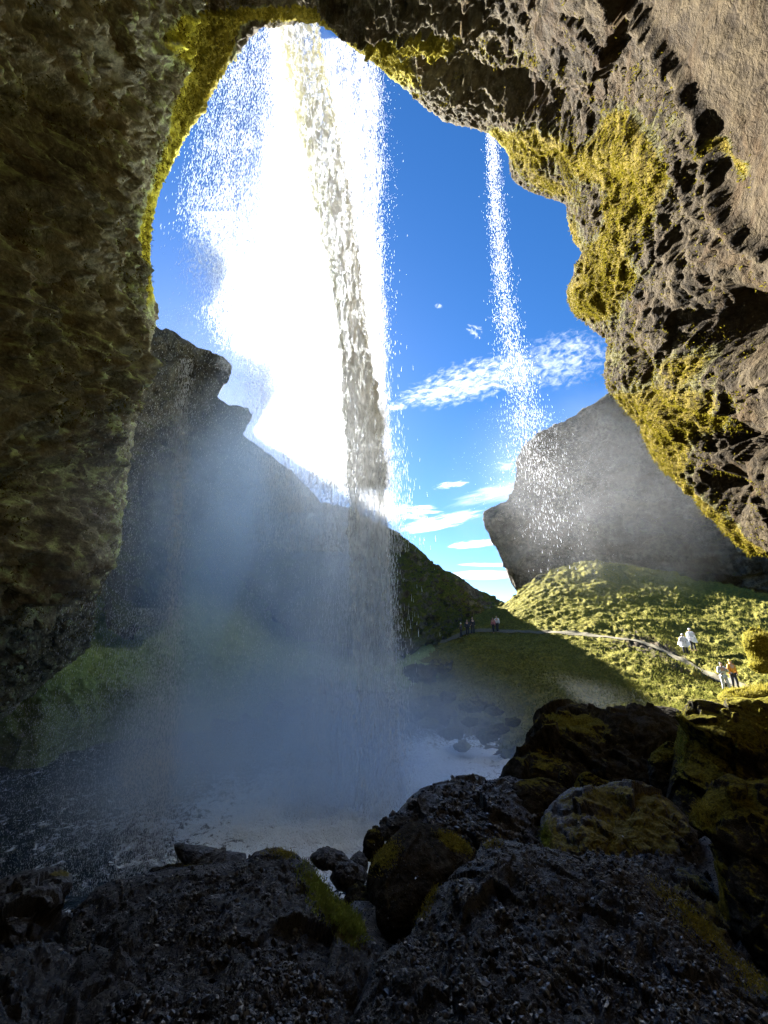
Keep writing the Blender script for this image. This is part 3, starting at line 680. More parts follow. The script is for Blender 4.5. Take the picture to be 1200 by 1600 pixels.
S.append((stream_pts(3000, [(598, 760, 12), (606, 880, 16), (614, 1020, 20), (620, 1180, 26), (624, 1300, 34)], YF, 1.0, .4, clump=.5, seed=7), .016, .1))
drops('shaded_drops', S, M['drops_thin'], wf)

# side stream over the right half of the opening
sf = empty('side_waterfall', tuple(P(880, 900, 14.5)))
tag(sf, 'thin sparkling thread of water dropping from the right side of the cave mouth', 'waterfall')
S = [(stream_pts(9000, [(768, 196, 10), (771, 260, 13), (776, 340, 15), (783, 420, 18), (793, 500, 24), (806, 570, 30), (822, 650, 38), (842, 740, 52), (862, 820, 58), (880, 920, 54)], 14.3, 1.0, .35, tpow=1.25, clump=.5, cs=(5, .7), seed=11), .011, .10)]
_, qy = project(S[0][0]); S[0] = (S[0][0][rng.random(len(qy)) < smooth(880, 640, qy + 50 * rng.normal(size=len(qy)))], .011, .10)
pp = stream_pts(6000, [(820, 640, 60), (850, 720, 110), (885, 800, 130), (910, 900, 120)], 14.3, 1.0, 1.0, clump=.4, seed=12)
_, qy = project(pp); pp = pp[rng.random(len(pp)) < smooth(890, 700, qy + 50 * rng.normal(size=len(pp)))]
S.append((pp, .008, .014))
drops('falling_drops', S, M['drops'], sf)

# curtain of drips in front of the left wall
cf = empty('drip_curtain', tuple(P(300, 1300, 8.6)))
tag(cf, 'loose shaded curtain of drips falling in front of the left cliff', 'waterfall')
S = [(stream_pts(30000, [(330, 480, 130), (320, 650, 170), (310, 800, 190), (300, 950, 200), (290, 1100, 210), (280, 1250, 220), (270, 1400, 230)], 8.8, 1.0, .7, tpow=.8, clump=.85, cs=(2.2, .22), seed=21, prof='u'), .008, .035)]
S.append((stream_pts(9000, [(245, 950, 60), (235, 1080, 60), (225, 1200, 60), (215, 1320, 60), (205, 1400, 60)], 7.6, 1.0, .5, clump=.6, seed=22), .008, .03))
S.append((stream_pts(7000, [(90, 1100, 120), (90, 1250, 130), (90, 1400, 130)], 7.2, 1.0, .6, seed=23), .007, .014))
S.append((stream_pts(5000, [(290, 560, 14), (280, 750, 18), (270, 950, 22), (255, 1200, 28), (250, 1380, 28)], 8.2, 1.0, .2, clump=.4, seed=24), .009, .07))
drops('falling_drops', S, M['drops'], cf)

# ---------------------------------------------------------------- mist: soft bodies of spray hanging in the air
def mist_mat(name, dens, an=.55, nscale=(.5, .5, .12), lo=.3, hi=.7, col=(.97, .985, 1.0), curve=None, yc=None, wy=None):  # a bluish col puts the sky's blue light into the white spray's colour
    m = N(name)
    pos = m.n('ShaderNodeNewGeometry').outputs['Position']
    if curve is None:
        oc = m.n('ShaderNodeTexCoord').outputs['Object']
        r = m.n('ShaderNodeVectorMath', operation='LENGTH', i={0: oc}).outputs['Value']
    else:
        x, y, z = m.n('ShaderNodeSeparateXYZ', i={0: pos}).outputs
        z0, z1 = curve[0][0], curve[-1][0]
        t = m.math('DIVIDE', m.math('SUBTRACT', z, z0), z1 - z0, clamp=True)
        def fc(vals, a, b):
            rp = m.n('ShaderNodeValToRGB', i={0: t}); e = rp.color_ramp.elements; rp.color_ramp.interpolation = 'B_SPLINE'
            while len(e) < len(vals): e.new(.5)
            for k, (zz_, v) in enumerate(vals):
                q = (v - a) / (b - a); e[k].position = (zz_ - z0) / (z1 - z0); e[k].color = (q, q, q, 1)
            return m.math('ADD', a, m.math('MULTIPLY', rp.outputs[0], b - a))
        xc = fc([(c[0], c[1]) for c in curve], -8, 4); wx = fc([(c[0], c[2]) for c in curve], 0, 5); dn = fc([(c[0], c[3]) for c in curve], 0, 1)
        u = m.math('DIVIDE', m.math('SUBTRACT', x, xc), wx); v = m.math('DIVIDE', m.math('SUBTRACT', y, yc), wy)
        r = m.math('SQRT', m.math('ADD', m.math('MULTIPLY', u, u), m.math('MULTIPLY', v, v)))
        dens = m.math('MULTIPLY', dn, dens)
    sc_ = m.n('ShaderNodeVectorMath', operation='MULTIPLY', i={0: pos, 1: nscale}).outputs[0]
    nz = m.rng(m.noise(sc_, 1.0, 3, .6, .6), lo, hi)
    f = m.math('MULTIPLY', m.rng(r, 1.0, .1), nz)
    den = m.math('MULTIPLY', f, dens)
    v = m.n('ShaderNodeVolumePrincipled', i={'Color': (*col, 1), 'Density': den, 'Anisotropy': an})
    return m.out(None, v.outputs[0])
def ball(name, c, rad, mat):
    bpy.ops.mesh.primitive_ico_sphere_add(subdivisions=3, radius=1, location=tuple(c))
    o = bpy.context.object; o.name = name; o.scale = rad; o.data.materials.append(mat); return o
PROF = []      # falls spray column: z, centre x, half width x, density
for (py, l, r_, dn) in [(1330, 340, 690, .42), (1180, 390, 655, .5), (1000, 415, 645, .5), (850, 435, 635, .45), (720, 390, 632, .28), (600, 350, 628, .22), (480, 325, 618, .20), (350, 345, 605, .09), (220, 360, 595, .03), (120, 370, 590, .02), (30, 390, 580, .01)]:
    a = P(l, py, YF); b = P(r_, py, YF); PROF.append((float(a[2]), float((a[0] + b[0]) / 2), float((b[0] - a[0]) / 2), dn))
prof = np.array(PROF)
zz_ = np.linspace(prof[0, 0], prof[-1, 0], 24)
th = np.linspace(0, 2 * np.pi, 20, endpoint=False)
g = np.stack([np.interp(zz_, prof[:, 0], prof[:, 1])[:, None] + 1.1 * np.interp(zz_, prof[:, 0], prof[:, 2])[:, None] * np.cos(th), YF + .7 + 1.5 * np.sin(th)[None] + 0 * zz_[:, None], zz_[:, None] + 0 * th], -1)
F = grid_faces(24, 20, True)
V = np.concatenate([g.reshape(-1, 3), [[prof[0, 1], YF + .7, zz_[0] - .01], [prof[-1, 1], YF + .7, zz_[-1] + .01]]])
k = 24 * 20; j = np.arange(20); j2 = (j + 1) % 20
caps = np.concatenate([np.stack([j2, j, 0 * j + k, 0 * j + k], -1), np.stack([23 * 20 + j, 23 * 20 + j2, 0 * j + k + 1, 0 * j + k + 1], -1)])
me = bpy.data.meshes.new('spray'); me.from_pydata(V.tolist(), [], [list(dict.fromkeys(f)) for f in np.concatenate([F, caps]).tolist()]); me.update()
me.materials.append(mist_mat('falls_spray', 1.6, .6, (1.0, .6, .12), .25, .75, col=(1, 1, 1), curve=PROF, yc=YF + .7, wy=1.4))
sp = bpy.data.objects.new('spray', me); C.objects.link(sp)
tag(sp, 'dense white spray drifting round the main waterfall', 'spray', kind='stuff')
tag(ball('mist', P(500, 1200, 14), (8, 4.6, 4.8), mist_mat('foot_mist', .5, .3, (.3, .3, .3), .1, .6, col=(.82, .91, 1.0))), 'pale mist boiling up where the main waterfall hits the pool', 'mist', kind='stuff')
tag(ball('mist', P(395, 840, 15.5), (6.5, 3.4, 9.5), mist_mat('left_mist', .5, .3, (.25, .25, .10), .15, .75, col=(.76, .88, 1.0))), 'blue haze of spray between the main waterfall and the shaded left cliff', 'mist', kind='stuff')
tag(ball('mist', P(930, 760, 22), (11, 4.0, 8), mist_mat('right_mist', .02, .5, (.25, .25, .2), .2, .75)), 'thin sunlit spray in front of the right valley cliff', 'mist', kind='stuff')
tag(ball('mist', P(230, 1225, 11.5), (5.2, 3.0, 3.2), mist_mat('pool_mist', .6, .3, (.35, .35, .2), .25, .75, col=(.87, .94, 1.0))), 'thin bluish mist over the dark water on the left', 'mist', kind='stuff')
tag(ball('mist', P(130, 800, 7.6), (3.2, 1.5, 4.8), mist_mat('wall_mist', .10, .3, (.5, .5, .2), .2, .75, col=(.9, .95, 1.0))), 'faint veil of spray along the dark left cave wall', 'mist', kind='stuff')
tag(ball('mist', P(750, 1125, 19.5), (9, 3, 2.4), mist_mat('slope_mist', .05, .3, (.4, .4, .3), .2, .75, col=(.85, .92, 1.0))), 'low veil of spray drifting over the grassy slope right of the falls', 'mist', kind='stuff')
# ---------------------------------------------------------------- boulders
def boulder(name, outline, Yt, Yb, T, mat, label, seed=0, rough=1.0, moss=None, mossb=0.0, pebbles=0, pebble_size=(.008, .022), n=230, rings=78, facet=1.0, sf=1.0, grass=None, group='boulders in front of the pool', cat='boulder', pale=0):
    o = spline(np.array(outline, float), n, closed=True)
    cx, cyy = o.mean(0); top, bot = o[:, 1].min(), o[:, 1].max()
    def Yof(y): return Yt + (Yb - Yt) * ((y - top) / (bot - top)).clip(0, 1)
    s = np.concatenate([np.sin(np.linspace(0.02, np.pi / 2, rings)), np.sin(np.linspace(np.pi / 2, 3.12, rings // 3))[1:]])
    k = len(s)
    front = np.concatenate([np.ones(rings), -np.ones(k - rings)])[:, None]
    s = s[:, None]
    x = cx + (o[None, :, 0] - cx) * s; y = cyy + (o[None, :, 1] - cyy) * s
    # crest sits nearer the outline's top so that the upper face leans back and catches the sky
    bulge = (1 - s ** 2.6).clip(0, 1) ** .62
    Y = Yof(y) - front * np.where(front > 0, T, T * .9) * bulge
    g = P(x, y, Y)
    nr = grid_normals(g); nr *= np.sign((nr * (g - g[:rings].mean((0, 1)))).sum(-1).mean())
    rim_keep = (.35 + .65 * smooth(1, .82, s)) 
    L = math.sqrt(abs(np.ptp(g[..., 0]) * np.ptp(g[..., 2])))
    f = sf * 1.6 / L
    c1, c2, cv = cells(g * f * 2.1 + fbm(g * f * 1.5, 2, seed)[..., None] * .5, seed)
    e1, e2, e3 = cells(g * f * 5.5 + fbm(g * f * 4, 2, seed + 1)[..., None] * .4, seed + 8)
    d = rim_keep * L * (.10 * fbm(g * f * 1.0, 3, seed + 3) + (.4 + facet) * .17 * facets(g * f * 1.3 + .25 * fbm(g * f, 2, seed)[..., None], seed + 60) + (.4 + facet) * .07 * facets(g * f * 3.4, seed + 61) + (.3 + facet) * .03 * facets(g * f * 8, seed + 62) + .045 * fbm(g * f * 2.6, 4, seed + 7, ridged=True)) * rough
    d = d + rough * (.55 if mat is M['gravelly'] else 1.0) * (.012 * fbm(g * 7, 4, seed + 9, ridged=True) + .006 * fbm(g * 24, 3, seed + 12) + .010 * (lambda a: (a[2] - .5) * smooth(0, .2, a[1] - a[0]))(cells(g * 9.0, seed + 3)))
    pole = smooth(.0, .12, s)
    g = g + nr * (d * pole)[..., None]
    nr = grid_normals(g); nr *= np.sign((nr * (g - g[:rings].mean((0, 1)))).sum(-1).mean())
    qx, qy = project(g)
    ms = np.full(g.shape[:2], mossb, float) + .25 * smooth(.5, .95, nr[..., 2]) * (mossb > -.2)
    for (a, b, rx, ry, dg, am) in (moss or []): ms += am * blob(qx, qy, a, b, rx, ry, dg)
    root = mesh_from(name, g.reshape(-1, 3), grid_faces(k, n, True), mat, attrs={'moss': ms.ravel()})
    tag(root, label, cat, group)
    fr = g[:rings].reshape(-1, 3); fn = nr[:rings].reshape(-1, 3); fq = np.stack([qx[:rings].ravel(), qy[:rings].ravel()], -1); area = (s[:rings] * np.ones(n)).ravel() * np.gradient(s[:rings, 0])[:, None].repeat(n, 1).ravel().clip(1e-4)
    R = np.random.default_rng(seed + 5)
    if pebbles:
        for pn, cnt, m_ in (('gravel', pebbles, M['pebble']), ('pale_gravel', int(pebbles * (.08 + pale)), M['pebble_pale'])):
            dens = area * smooth(.42, .25, ms[:rings].ravel() + .2 * fbm(fr * 6, 2, seed + 20)) * (.15 + smooth(-.25, .3, fbm(fr * 2.5, 3, seed + 21))) * smooth(-.5, .3, fn[:, 2])
            idx = R.choice(len(fr), cnt, p=dens / dens.sum())
            c = fr[idx] + R.normal(size=(cnt, 3)) * .005 - fn[idx] * .002
            sz = .25 * R.uniform(*pebble_size, cnt) * (R.random(cnt) ** 6 * 4.5 + .5)
            stones(pn, c + fn[idx] * (sz * .15)[:, None], sz, m_, root, R)
    if pebbles > 4000:
        idx = R.choice(len(fr), pebbles // 160, p=(area * smooth(.42, .25, ms[:rings].ravel())) / (area * smooth(.42, .25, ms[:rings].ravel())).sum())
        stones('embedded_stones', fr[idx] - fn[idx] * .006, R.uniform(.014, .045, len(idx)) * (.6 if Yt < 5 else 1), M['pebble'], root, R)
    for gi in (grass or []):
        (a, b, rx, ry, dg, cnt, hgt, mt) = gi
        wgt = blob(fq[:, 0], fq[:, 1], a, b, rx, ry, dg) * area
        wgt = np.where(wgt > wgt.max() * .05, wgt, 0)
        idx = R.choice(len(fr), cnt, p=wgt / wgt.sum())
        tag(blades('grass' if mt == 'grass' else 'moss_tufts', fr[idx] + R.normal(size=(cnt, 3)) * .012, fn[idx], hgt, M[mt], root, R), kind='stuff')
    return root
def stones(name, c, sz, mat, parent, R):
    n = len(c)
    ph = (1 + 5 ** .5) / 2
    base = np.array([[-1, ph, 0], [1, ph, 0], [-1, -ph, 0], [1, -ph, 0], [0, -1, ph], [0, 1, ph], [0, -1, -ph], [0, 1, -ph], [ph, 0, -1], [ph, 0, 1], [-ph, 0, -1], [-ph, 0, 1]]) / 1.9
    v = base[None] * (1 + .16 * R.normal(size=(n, 12, 1))).clip(.6, 1.4)
    v *= R.uniform(.55, 1.15, (n, 1, 3))
    q = R.normal(size=(n, 4)); q /= np.linalg.norm(q, axis=1, keepdims=True); a, b, c_, d = q.T
    Rm = np.stack([1 - 2 * (c_ * c_ + d * d), 2 * (b * c_ - d * a), 2 * (b * d + c_ * a), 2 * (b * c_ + d * a), 1 - 2 * (b * b + d * d), 2 * (c_ * d - b * a), 2 * (b * d - c_ * a), 2 * (c_ * d + b * a), 1 - 2 * (b * b + c_ * c_)], -1).reshape(n, 3, 3)
    v = np.einsum('nij,nkj->nki', Rm, v) * sz[:, None, None] + c[:, None]
    F = np.array([[0, 11, 5], [0, 5, 1], [0, 1, 7], [0, 7, 10], [0, 10, 11], [1, 5, 9], [5, 11, 4], [11, 10, 2], [10, 7, 6], [7, 1, 8], [3, 9, 4], [3, 4, 2], [3, 2, 6], [3, 6, 8], [3, 8, 9], [4, 9, 5], [2, 4, 11], [6, 2, 10], [8, 6, 7], [9, 8, 1]])
    F = (np.arange(n)[:, None, None] * 12 + F[None]).reshape(-1, 3)
    return tag(mesh_from(name, v.reshape(-1, 3), F, mat, parent, shade=False), kind='stuff')
def blades(name, c, nrm, h, mat, parent, R, wf_=.05):
    n = len(c)
    d = nrm * .5 + np.array([0, -.1, .8]) + R.normal(size=(n, 3)) * .38; d /= np.linalg.norm(d, axis=1, keepdims=True)
    side = np.cross(d, R.normal(size=(n, 3))); side /= np.linalg.norm(side, axis=1, keepdims=True)
    hh = h * R.uniform(.4, 1.3, n)[:, None]; w_ = hh * wf_ + .0012
    bend = R.normal(size=(n, 3)) * .25 + np.array([0, 0, -.25])
    m1 = c + d * hh * .55; tip = c + d * hh + bend * hh
    V = np.stack([c - side * w_, c + side * w_, m1 + side * w_ * .7, m1 - side * w_ * .7, tip], 1).reshape(-1, 3)
    b = np.arange(n)[:, None] * 5
    me = bpy.data.meshes.new(name)
    F4 = b + [0, 1, 2, 3]; F3 = b + [3, 2, 4]
    me.vertices.add(len(V)); me.vertices.foreach_set('co', V.astype(np.float32).ravel())
    li = np.concatenate([F4.ravel(), F3.ravel()]).astype(np.int32); me.loops.add(len(li)); me.loops.foreach_set('vertex_index', li)
    me.polygons.add(2 * n); me.polygons.foreach_set('loop_start', np.concatenate([np.arange(n) * 4, 4 * n + np.arange(n) * 3]).astype(np.int32)); me.update(calc_edges=True)
    me.materials.append(mat); o = bpy.data.objects.new(name, me); C.objects.link(o); o.parent = parent
    return o
# nearest two mounds of black conglomerate
boulder('boulder', [(92, 1470), (112, 1424), (150, 1392), (190, 1376), (240, 1366), (290, 1358), (335, 1352), (380, 1342), (405, 1330), (430, 1325), (455, 1332), (480, 1350), (505, 1378), (535, 1414), (562, 1444), (594, 1484), (592, 1530), (560, 1580), (540, 1640), (440, 1720), (200, 1720), (90, 1640), (76, 1550)],
        4.7, 2.5, .55, M['gravelly'], 'wide black gravelly mound with a grassy green strip down its right flank', 1, .75,
        moss=[(505, 1400, 26, 70, -35, .85), (545, 1455, 30, 45, -30, .6), (440, 1332, 30, 9, 0, .7), (280, 1372, 60, 12, -12, .35), (190, 1420, 50, 40, -40, .4), (130, 1420, 16, 30, 30, .5), (330, 1430, 60, 30, 0, .2), (430, 1470, 60, 40, 0, .18)], mossb=-.25,
        pebbles=20000, n=420, rings=170, sf=1.5, facet=.0, grass=[(515, 1405, 20, 58, -35, 3800, .045, 'grass'), (548, 1440, 16, 24, -30, 1600, .06, 'grass'), (440, 1335, 20, 6, 0, 1200, .02, 'dry_grass')])
boulder('boulder', [(540, 1630), (552, 1590), (568, 1540), (600, 1496), (640, 1458), (664, 1420), (680, 1392), (706, 1368), (738, 1344), (756, 1316), (780, 1310), (812, 1314), (850, 1322), (890, 1330), (930, 1338), (980, 1345), (1030, 1368), (1075, 1410), (1110, 1450), (1160, 1500), (1215, 1545), (1260, 1600), (1260, 1740), (900, 1780), (600, 1740)],
        4.3, 2.25, .5, M['gravelly'], 'largest black gravelly mound at the bottom, crusted with stones along its crest', 2, .75,
        moss=[(1010, 1385, 30, 60, -50, .6), (1100, 1450, 26, 70, -45, .85), (1190, 1530, 30, 60, -50, .7), (665, 1410, 10, 34, 25, .9), (762, 1320, 16, 10, 0, .8), (890, 1350, 80, 10, 8, .2)], mossb=-.3,
        pebbles=34000, n=520, rings=210, sf=1.7, facet=.0, grass=[(1085, 1435, 16, 60, -45, 2500, .022, 'dry_grass'), (1180, 1525, 20, 50, -50, 2000, .022, 'dry_grass'), (668, 1405, 7, 26, 25, 900, .022, 'dry_grass'), (770, 1318, 12, 6, 0, 700, .018, 'dry_grass')])
boulder('boulder', [(580, 1424), (574, 1380), (582, 1345), (602, 1318), (628, 1292), (644, 1284), (676, 1288), (708, 1300), (730, 1318), (742, 1338), (738, 1358), (712, 1388), (680, 1424), (640, 1462), (608, 1470), (588, 1452)],
        5.2, 4.2, .42, M['mossy'], 'rounded dark boulder with golden moss on both shoulders, between the two mounds', 3, .45, moss=[(600, 1335, 26, 34, 40, .8), (712, 1318, 34, 18, 30, .8), (660, 1300, 40, 14, 10, .25), (655, 1400, 50, 60, 0, -.6)], mossb=-.22, pebbles=900, pebble_size=(.005, .010), facet=.2,
        grass=[(598, 1338, 18, 26, 40, 1300, .022, 'dry_grass'), (716, 1318, 26, 10, 30, 1500, .025, 'dry_grass')])
boulder('boulder', [(596, 1290), (622, 1268), (640, 1246), (662, 1230), (690, 1224), (715, 1214), (742, 1211), (762, 1216), (790, 1212), (820, 1220), (842, 1236), (852, 1270), (858, 1320), (800, 1345), (740, 1345), (690, 1320), (640, 1310)],
        7.0, 5.4, .5, M['boulder'], 'jagged wet black outcrop right at the foot of the falls', 4, .6, moss=[(690, 1235, 50, 14, 10, .3), (620, 1280, 20, 10, 0, .3)], mossb=-.25, pebbles=5000, pebble_size=(.014, .04), sf=1.2, facet=.5, n=300, rings=110, pale=.08)
boulder('boulder', [(798, 1228), (822, 1218), (856, 1216), (884, 1230), (896, 1248), (880, 1270), (852, 1284), (840, 1300), (818, 1290), (806, 1260)], 6.6, 6.0, .3, M['mossy'], 'small brown wedge of rock beside the jagged outcrop', 5, .5, moss=[(830, 1222, 30, 8, 0, .2)], mossb=-.1, facet=.3)
boulder('boulder', [(846, 1308), (848, 1278), (862, 1258), (890, 1240), (930, 1228), (975, 1224), (1015, 1234), (1048, 1252), (1075, 1285), (1096, 1325), (1090, 1370), (1010, 1380), (900, 1362), (856, 1340)],
        6.2, 4.9, .5, M['boulder'], 'broad smooth boulder with a pale lichen sheen in the middle of the rocks', 6, .8, moss=[(1000, 1290, 90, 60, 10, .6), (858, 1310, 12, 30, 0, .5), (900, 1320, 60, 30, 0, .35), (930, 1245, 60, 12, 0, .3)], mossb=-.02, pebbles=1600, pebble_size=(.006, .014), facet=.5, grass=[(853, 1312, 6, 20, 0, 700, .05, 'grass')], pale=.4)
boulder('boulder', [(782, 1220), (796, 1192), (812, 1168), (826, 1142), (840, 1118), (862, 1102), (890, 1099), (920, 1104), (950, 1112), (972, 1106), (985, 1112), (1000, 1104), (1035, 1106), (1066, 1112), (1080, 1150), (1075, 1200), (1040, 1236), (960, 1246), (870, 1242), (810, 1236)],
        10.2, 8.2, .9, M['mossy'], 'long dark boulder with a flat top below the grassy hill', 7, .8, moss=[(900, 1130, 60, 22, 20, .45), (850, 1190, 50, 30, -40, .15), (1020, 1140, 60, 40, 0, -.5), (870, 1106, 26, 6, 0, -.4)], mossb=-.03, facet=.6)
boulder('boulder', [(1012, 1196), (1022, 1174), (1046, 1162), (1064, 1172), (1068, 1210), (1062, 1262), (1040, 1256), (1018, 1226)], 7.4, 7.0, .3, M['mossy'], 'small moss-topped block leaning on the tall right boulder', 8, .6, moss=[(1035, 1178, 30, 16, 0, .6)], mossb=.0)
boulder('boulder', [(1042, 1230), (1046, 1190), (1054, 1150), (1062, 1118), (1076, 1096), (1096, 1090), (1130, 1094), (1170, 1092), (1230, 1090), (1320, 1092), (1360, 1200), (1330, 1330), (1180, 1360), (1090, 1330), (1052, 1290)],
        7.6, 6.0, .7, M['mossy'], 'tall square boulder covered in brown and green moss behind the beaked one', 9, .8, moss=[(1120, 1180, 70, 60, 0, .25), (1190, 1130, 40, 40, 0, .4), (1062, 1140, 10, 40, 0, .5)], mossb=.12, facet=.5, n=300, rings=110, grass=[(1066, 1150, 8, 40, 0, 500, .05, 'grass')])
boulder('boulder', [(1078, 1288), (1082, 1274), (1096, 1256), (1110, 1236), (1122, 1218), (1140, 1212), (1165, 1220), (1200, 1214), (1290, 1214), (1340, 1400), (1300, 1560), (1205, 1530), (1165, 1490), (1140, 1440), (1128, 1390), (1122, 1345), (1108, 1312), (1092, 1296)],
        4.9, 3.6, .45, M['mossy'], 'beaked boulder at the right edge hung with golden moss', 10, .7, moss=[(1100, 1268, 26, 26, -45, .8), (1150, 1250, 60, 26, 0, .35), (1125, 1400, 12, 90, -10, .6), (1190, 1300, 50, 60, 0, .1)], mossb=.0, facet=.4, n=300, rings=110, grass=[(1094, 1270, 12, 20, -45, 900, .03, 'dry_grass')])
boulder('boulder', [(930, 1352), (965, 1338), (1010, 1332), (1060, 1340), (1100, 1362), (1130, 1410), (1150, 1470), (1190, 1530), (1120, 1510), (1060, 1450), (990, 1400)], 5.0, 3.6, .3, M['gravelly'], 'low flat slab with dry moss between the largest mound and the beaked boulder', 11, .7, moss=[(1080, 1380, 50, 24, 20, .4), (1120, 1450, 26, 50, -20, .6)], mossb=-.1, pebbles=1500)
boulder('boulder', [(-110, 1400), (-40, 1392), (0, 1376), (28, 1362), (56, 1356), (88, 1358), (112, 1366), (116, 1384), (104, 1404), (98, 1430), (112, 1460), (104, 1500), (60, 1560), (-110, 1580)],
        4.8, 3.9, .45, M['boulder'], 'blunt black boulder at the left edge with a thin moss cap', 12, .7, moss=[(90, 1364, 28, 8, 0, .8), (104, 1420, 8, 50, 0, .4)], mossb=-.25, pebbles=600, pebble_size=(.006, .014))
boulder('boulder', [(-120, 1540), (-20, 1500), (60, 1478), (130, 1478), (190, 1500), (240, 1550), (260, 1640), (240, 1740), (-120, 1740)],
        3.5, 2.3, .35, M['gravelly'], 'low black mound in the bottom left corner', 13, .9, moss=[(80, 1490, 50, 12, 0, .3)], mossb=-.25, pebbles=2500)
boulder('boulder', [(272, 1322), (280, 1317), (300, 1320), (330, 1324), (360, 1330), (384, 1334), (380, 1350), (340, 1362), (296, 1362), (282, 1346)], 5.9, 5.5, .25, M['boulder'], 'thin pointed black slab sticking up behind the left mound', 14, .3, mossb=-.4, n=150, rings=50)
boulder('boulder', [(236, 1362), (250, 1354), (300, 1350), (326, 1350), (340, 1362), (345, 1385), (300, 1400), (250, 1392)], 5.3, 4.9, .25, M['mossy'], 'small moss-rimmed rock leaning on the left mound below the pointed slab', 15, .5, moss=[(290, 1353, 50, 6, 0, .6)], mossb=-.2, n=150, rings=50)
for k, (pts, Yt, lab, mat, mb) in enumerate([
    ([(516, 1372), (522, 1352), (540, 1342), (556, 1348), (570, 1356), (572, 1378), (552, 1392), (528, 1390)], 5.4, 'small pale-topped stone in the gap left of the moss-shouldered boulder', 'boulder', -.4),
    ([(484, 1340), (496, 1328), (512, 1324), (534, 1330), (546, 1346), (530, 1358), (500, 1358)], 5.6, 'little rounded stone with white wet faces behind the grassy strip', 'boulder', -.2),
    ([(544, 1352), (552, 1336), (562, 1330), (574, 1342), (572, 1362), (556, 1366)], 5.7, 'small pointed black stone on the skyline left of the moss-shouldered boulder', 'boulder', -.4),
    ([(568, 1340), (570, 1312), (576, 1296), (590, 1292), (602, 1304), (600, 1330), (590, 1348)], 5.9, 'upright mossy stone at the left foot of the jagged outcrop', 'mossy', .05),
    ([(592, 1310), (598, 1286), (612, 1276), (634, 1278), (642, 1296), (622, 1316)], 6.1, 'whitish wet stone wedged behind the moss-shouldered boulder', 'boulder', -.4),
    ([(536, 1420), (542, 1392), (560, 1380), (580, 1396), (590, 1440), (566, 1452)], 4.9, 'small mossy stone in the dark gap between the two mounds', 'mossy', -.02),
    ([(872, 1226), (874, 1206), (884, 1198), (894, 1208), (896, 1230), (884, 1240)], 6.9, 'short upright mossy knob beside the brown wedge of rock', 'mossy', .1),
    ([(894, 1236), (902, 1214), (916, 1206), (940, 1216), (964, 1228), (958, 1246), (920, 1250)], 6.7, 'mossy rounded ridge of rock under the long dark boulder', 'mossy', .2)]):
    boulder('stone', pts, Yt, Yt - .25, .16, M[mat], lab, 30 + k, .6, mossb=mb, n=110, rings=40, group='small stones among the boulders', cat='stone')
# sunlit mossy rocks on the right
boulder('moss_rock', [(1162, 1008), (1164, 990), (1176, 984), (1190, 989), (1214, 986), (1250, 994), (1256, 1016), (1226, 1034), (1202, 1030), (1186, 1042), (1170, 1030)], 15.5, 15.0, .5, M['mossy'], 'bright yellow moss-covered rock in the sun at the right edge', 50, 1.3, mossb=.75, grass=[(1195, 1010, 30, 26, 0, 2500, .12, 'dry_grass')], n=150, rings=50, group='sunlit mossy rocks', cat='rock', facet=.2)
boulder('moss_rock', [(1168, 1040), (1176, 1028), (1200, 1026), (1230, 1034), (1226, 1052), (1186, 1052)], 15.0, 14.7, .35, M['mossy'], 'smaller sunlit mossy rock just below the bright yellow one', 51, .5, mossb=.75, grass=[(1190, 1040, 24, 12, 0, 1200, .12, 'dry_grass')], n=130, rings=40, group='sunlit mossy rocks', cat='rock', facet=.2)
boulder('moss_rock', [(1120, 1090), (1130, 1080), (1160, 1074), (1190, 1070), (1240, 1074), (1260, 1100), (1200, 1120), (1140, 1112)], 11.5, 11.0, .5, M['mossy'], 'flat sunlit mossy rock rising just over the tall square boulder', 52, .4, mossb=.75, grass=[(1180, 1082, 50, 12, 0, 2500, .08, 'dry_grass')], n=150, rings=50, group='sunlit mossy rocks', cat='rock', facet=.2)
boulder('moss_rock', [(1008, 905), (1012, 894), (1030, 890), (1056, 894), (1070, 910), (1062, 930), (1030, 936), (1012, 930)], 56, 55.5, 1.6, M['mossy'], 'lone mossy knoll on the crest of the sunlit hill', 53, .6, mossb=.75, grass=[(1040, 905, 30, 16, 0, 1500, .30, 'hill_grass')], n=150, rings=50, group='sunlit mossy rocks', cat='rock', facet=.3)
boulder('moss_rock', [(834, 908), (838, 900), (850, 896), (858, 902), (856, 912), (842, 916)], 62, 61.5, .7, M['mossy'], 'small boulder on the left slope of the sunlit hill under the cliff nose', 54, .6, mossb=.1, n=90, rings=30, group='sunlit mossy rocks', cat='rock')
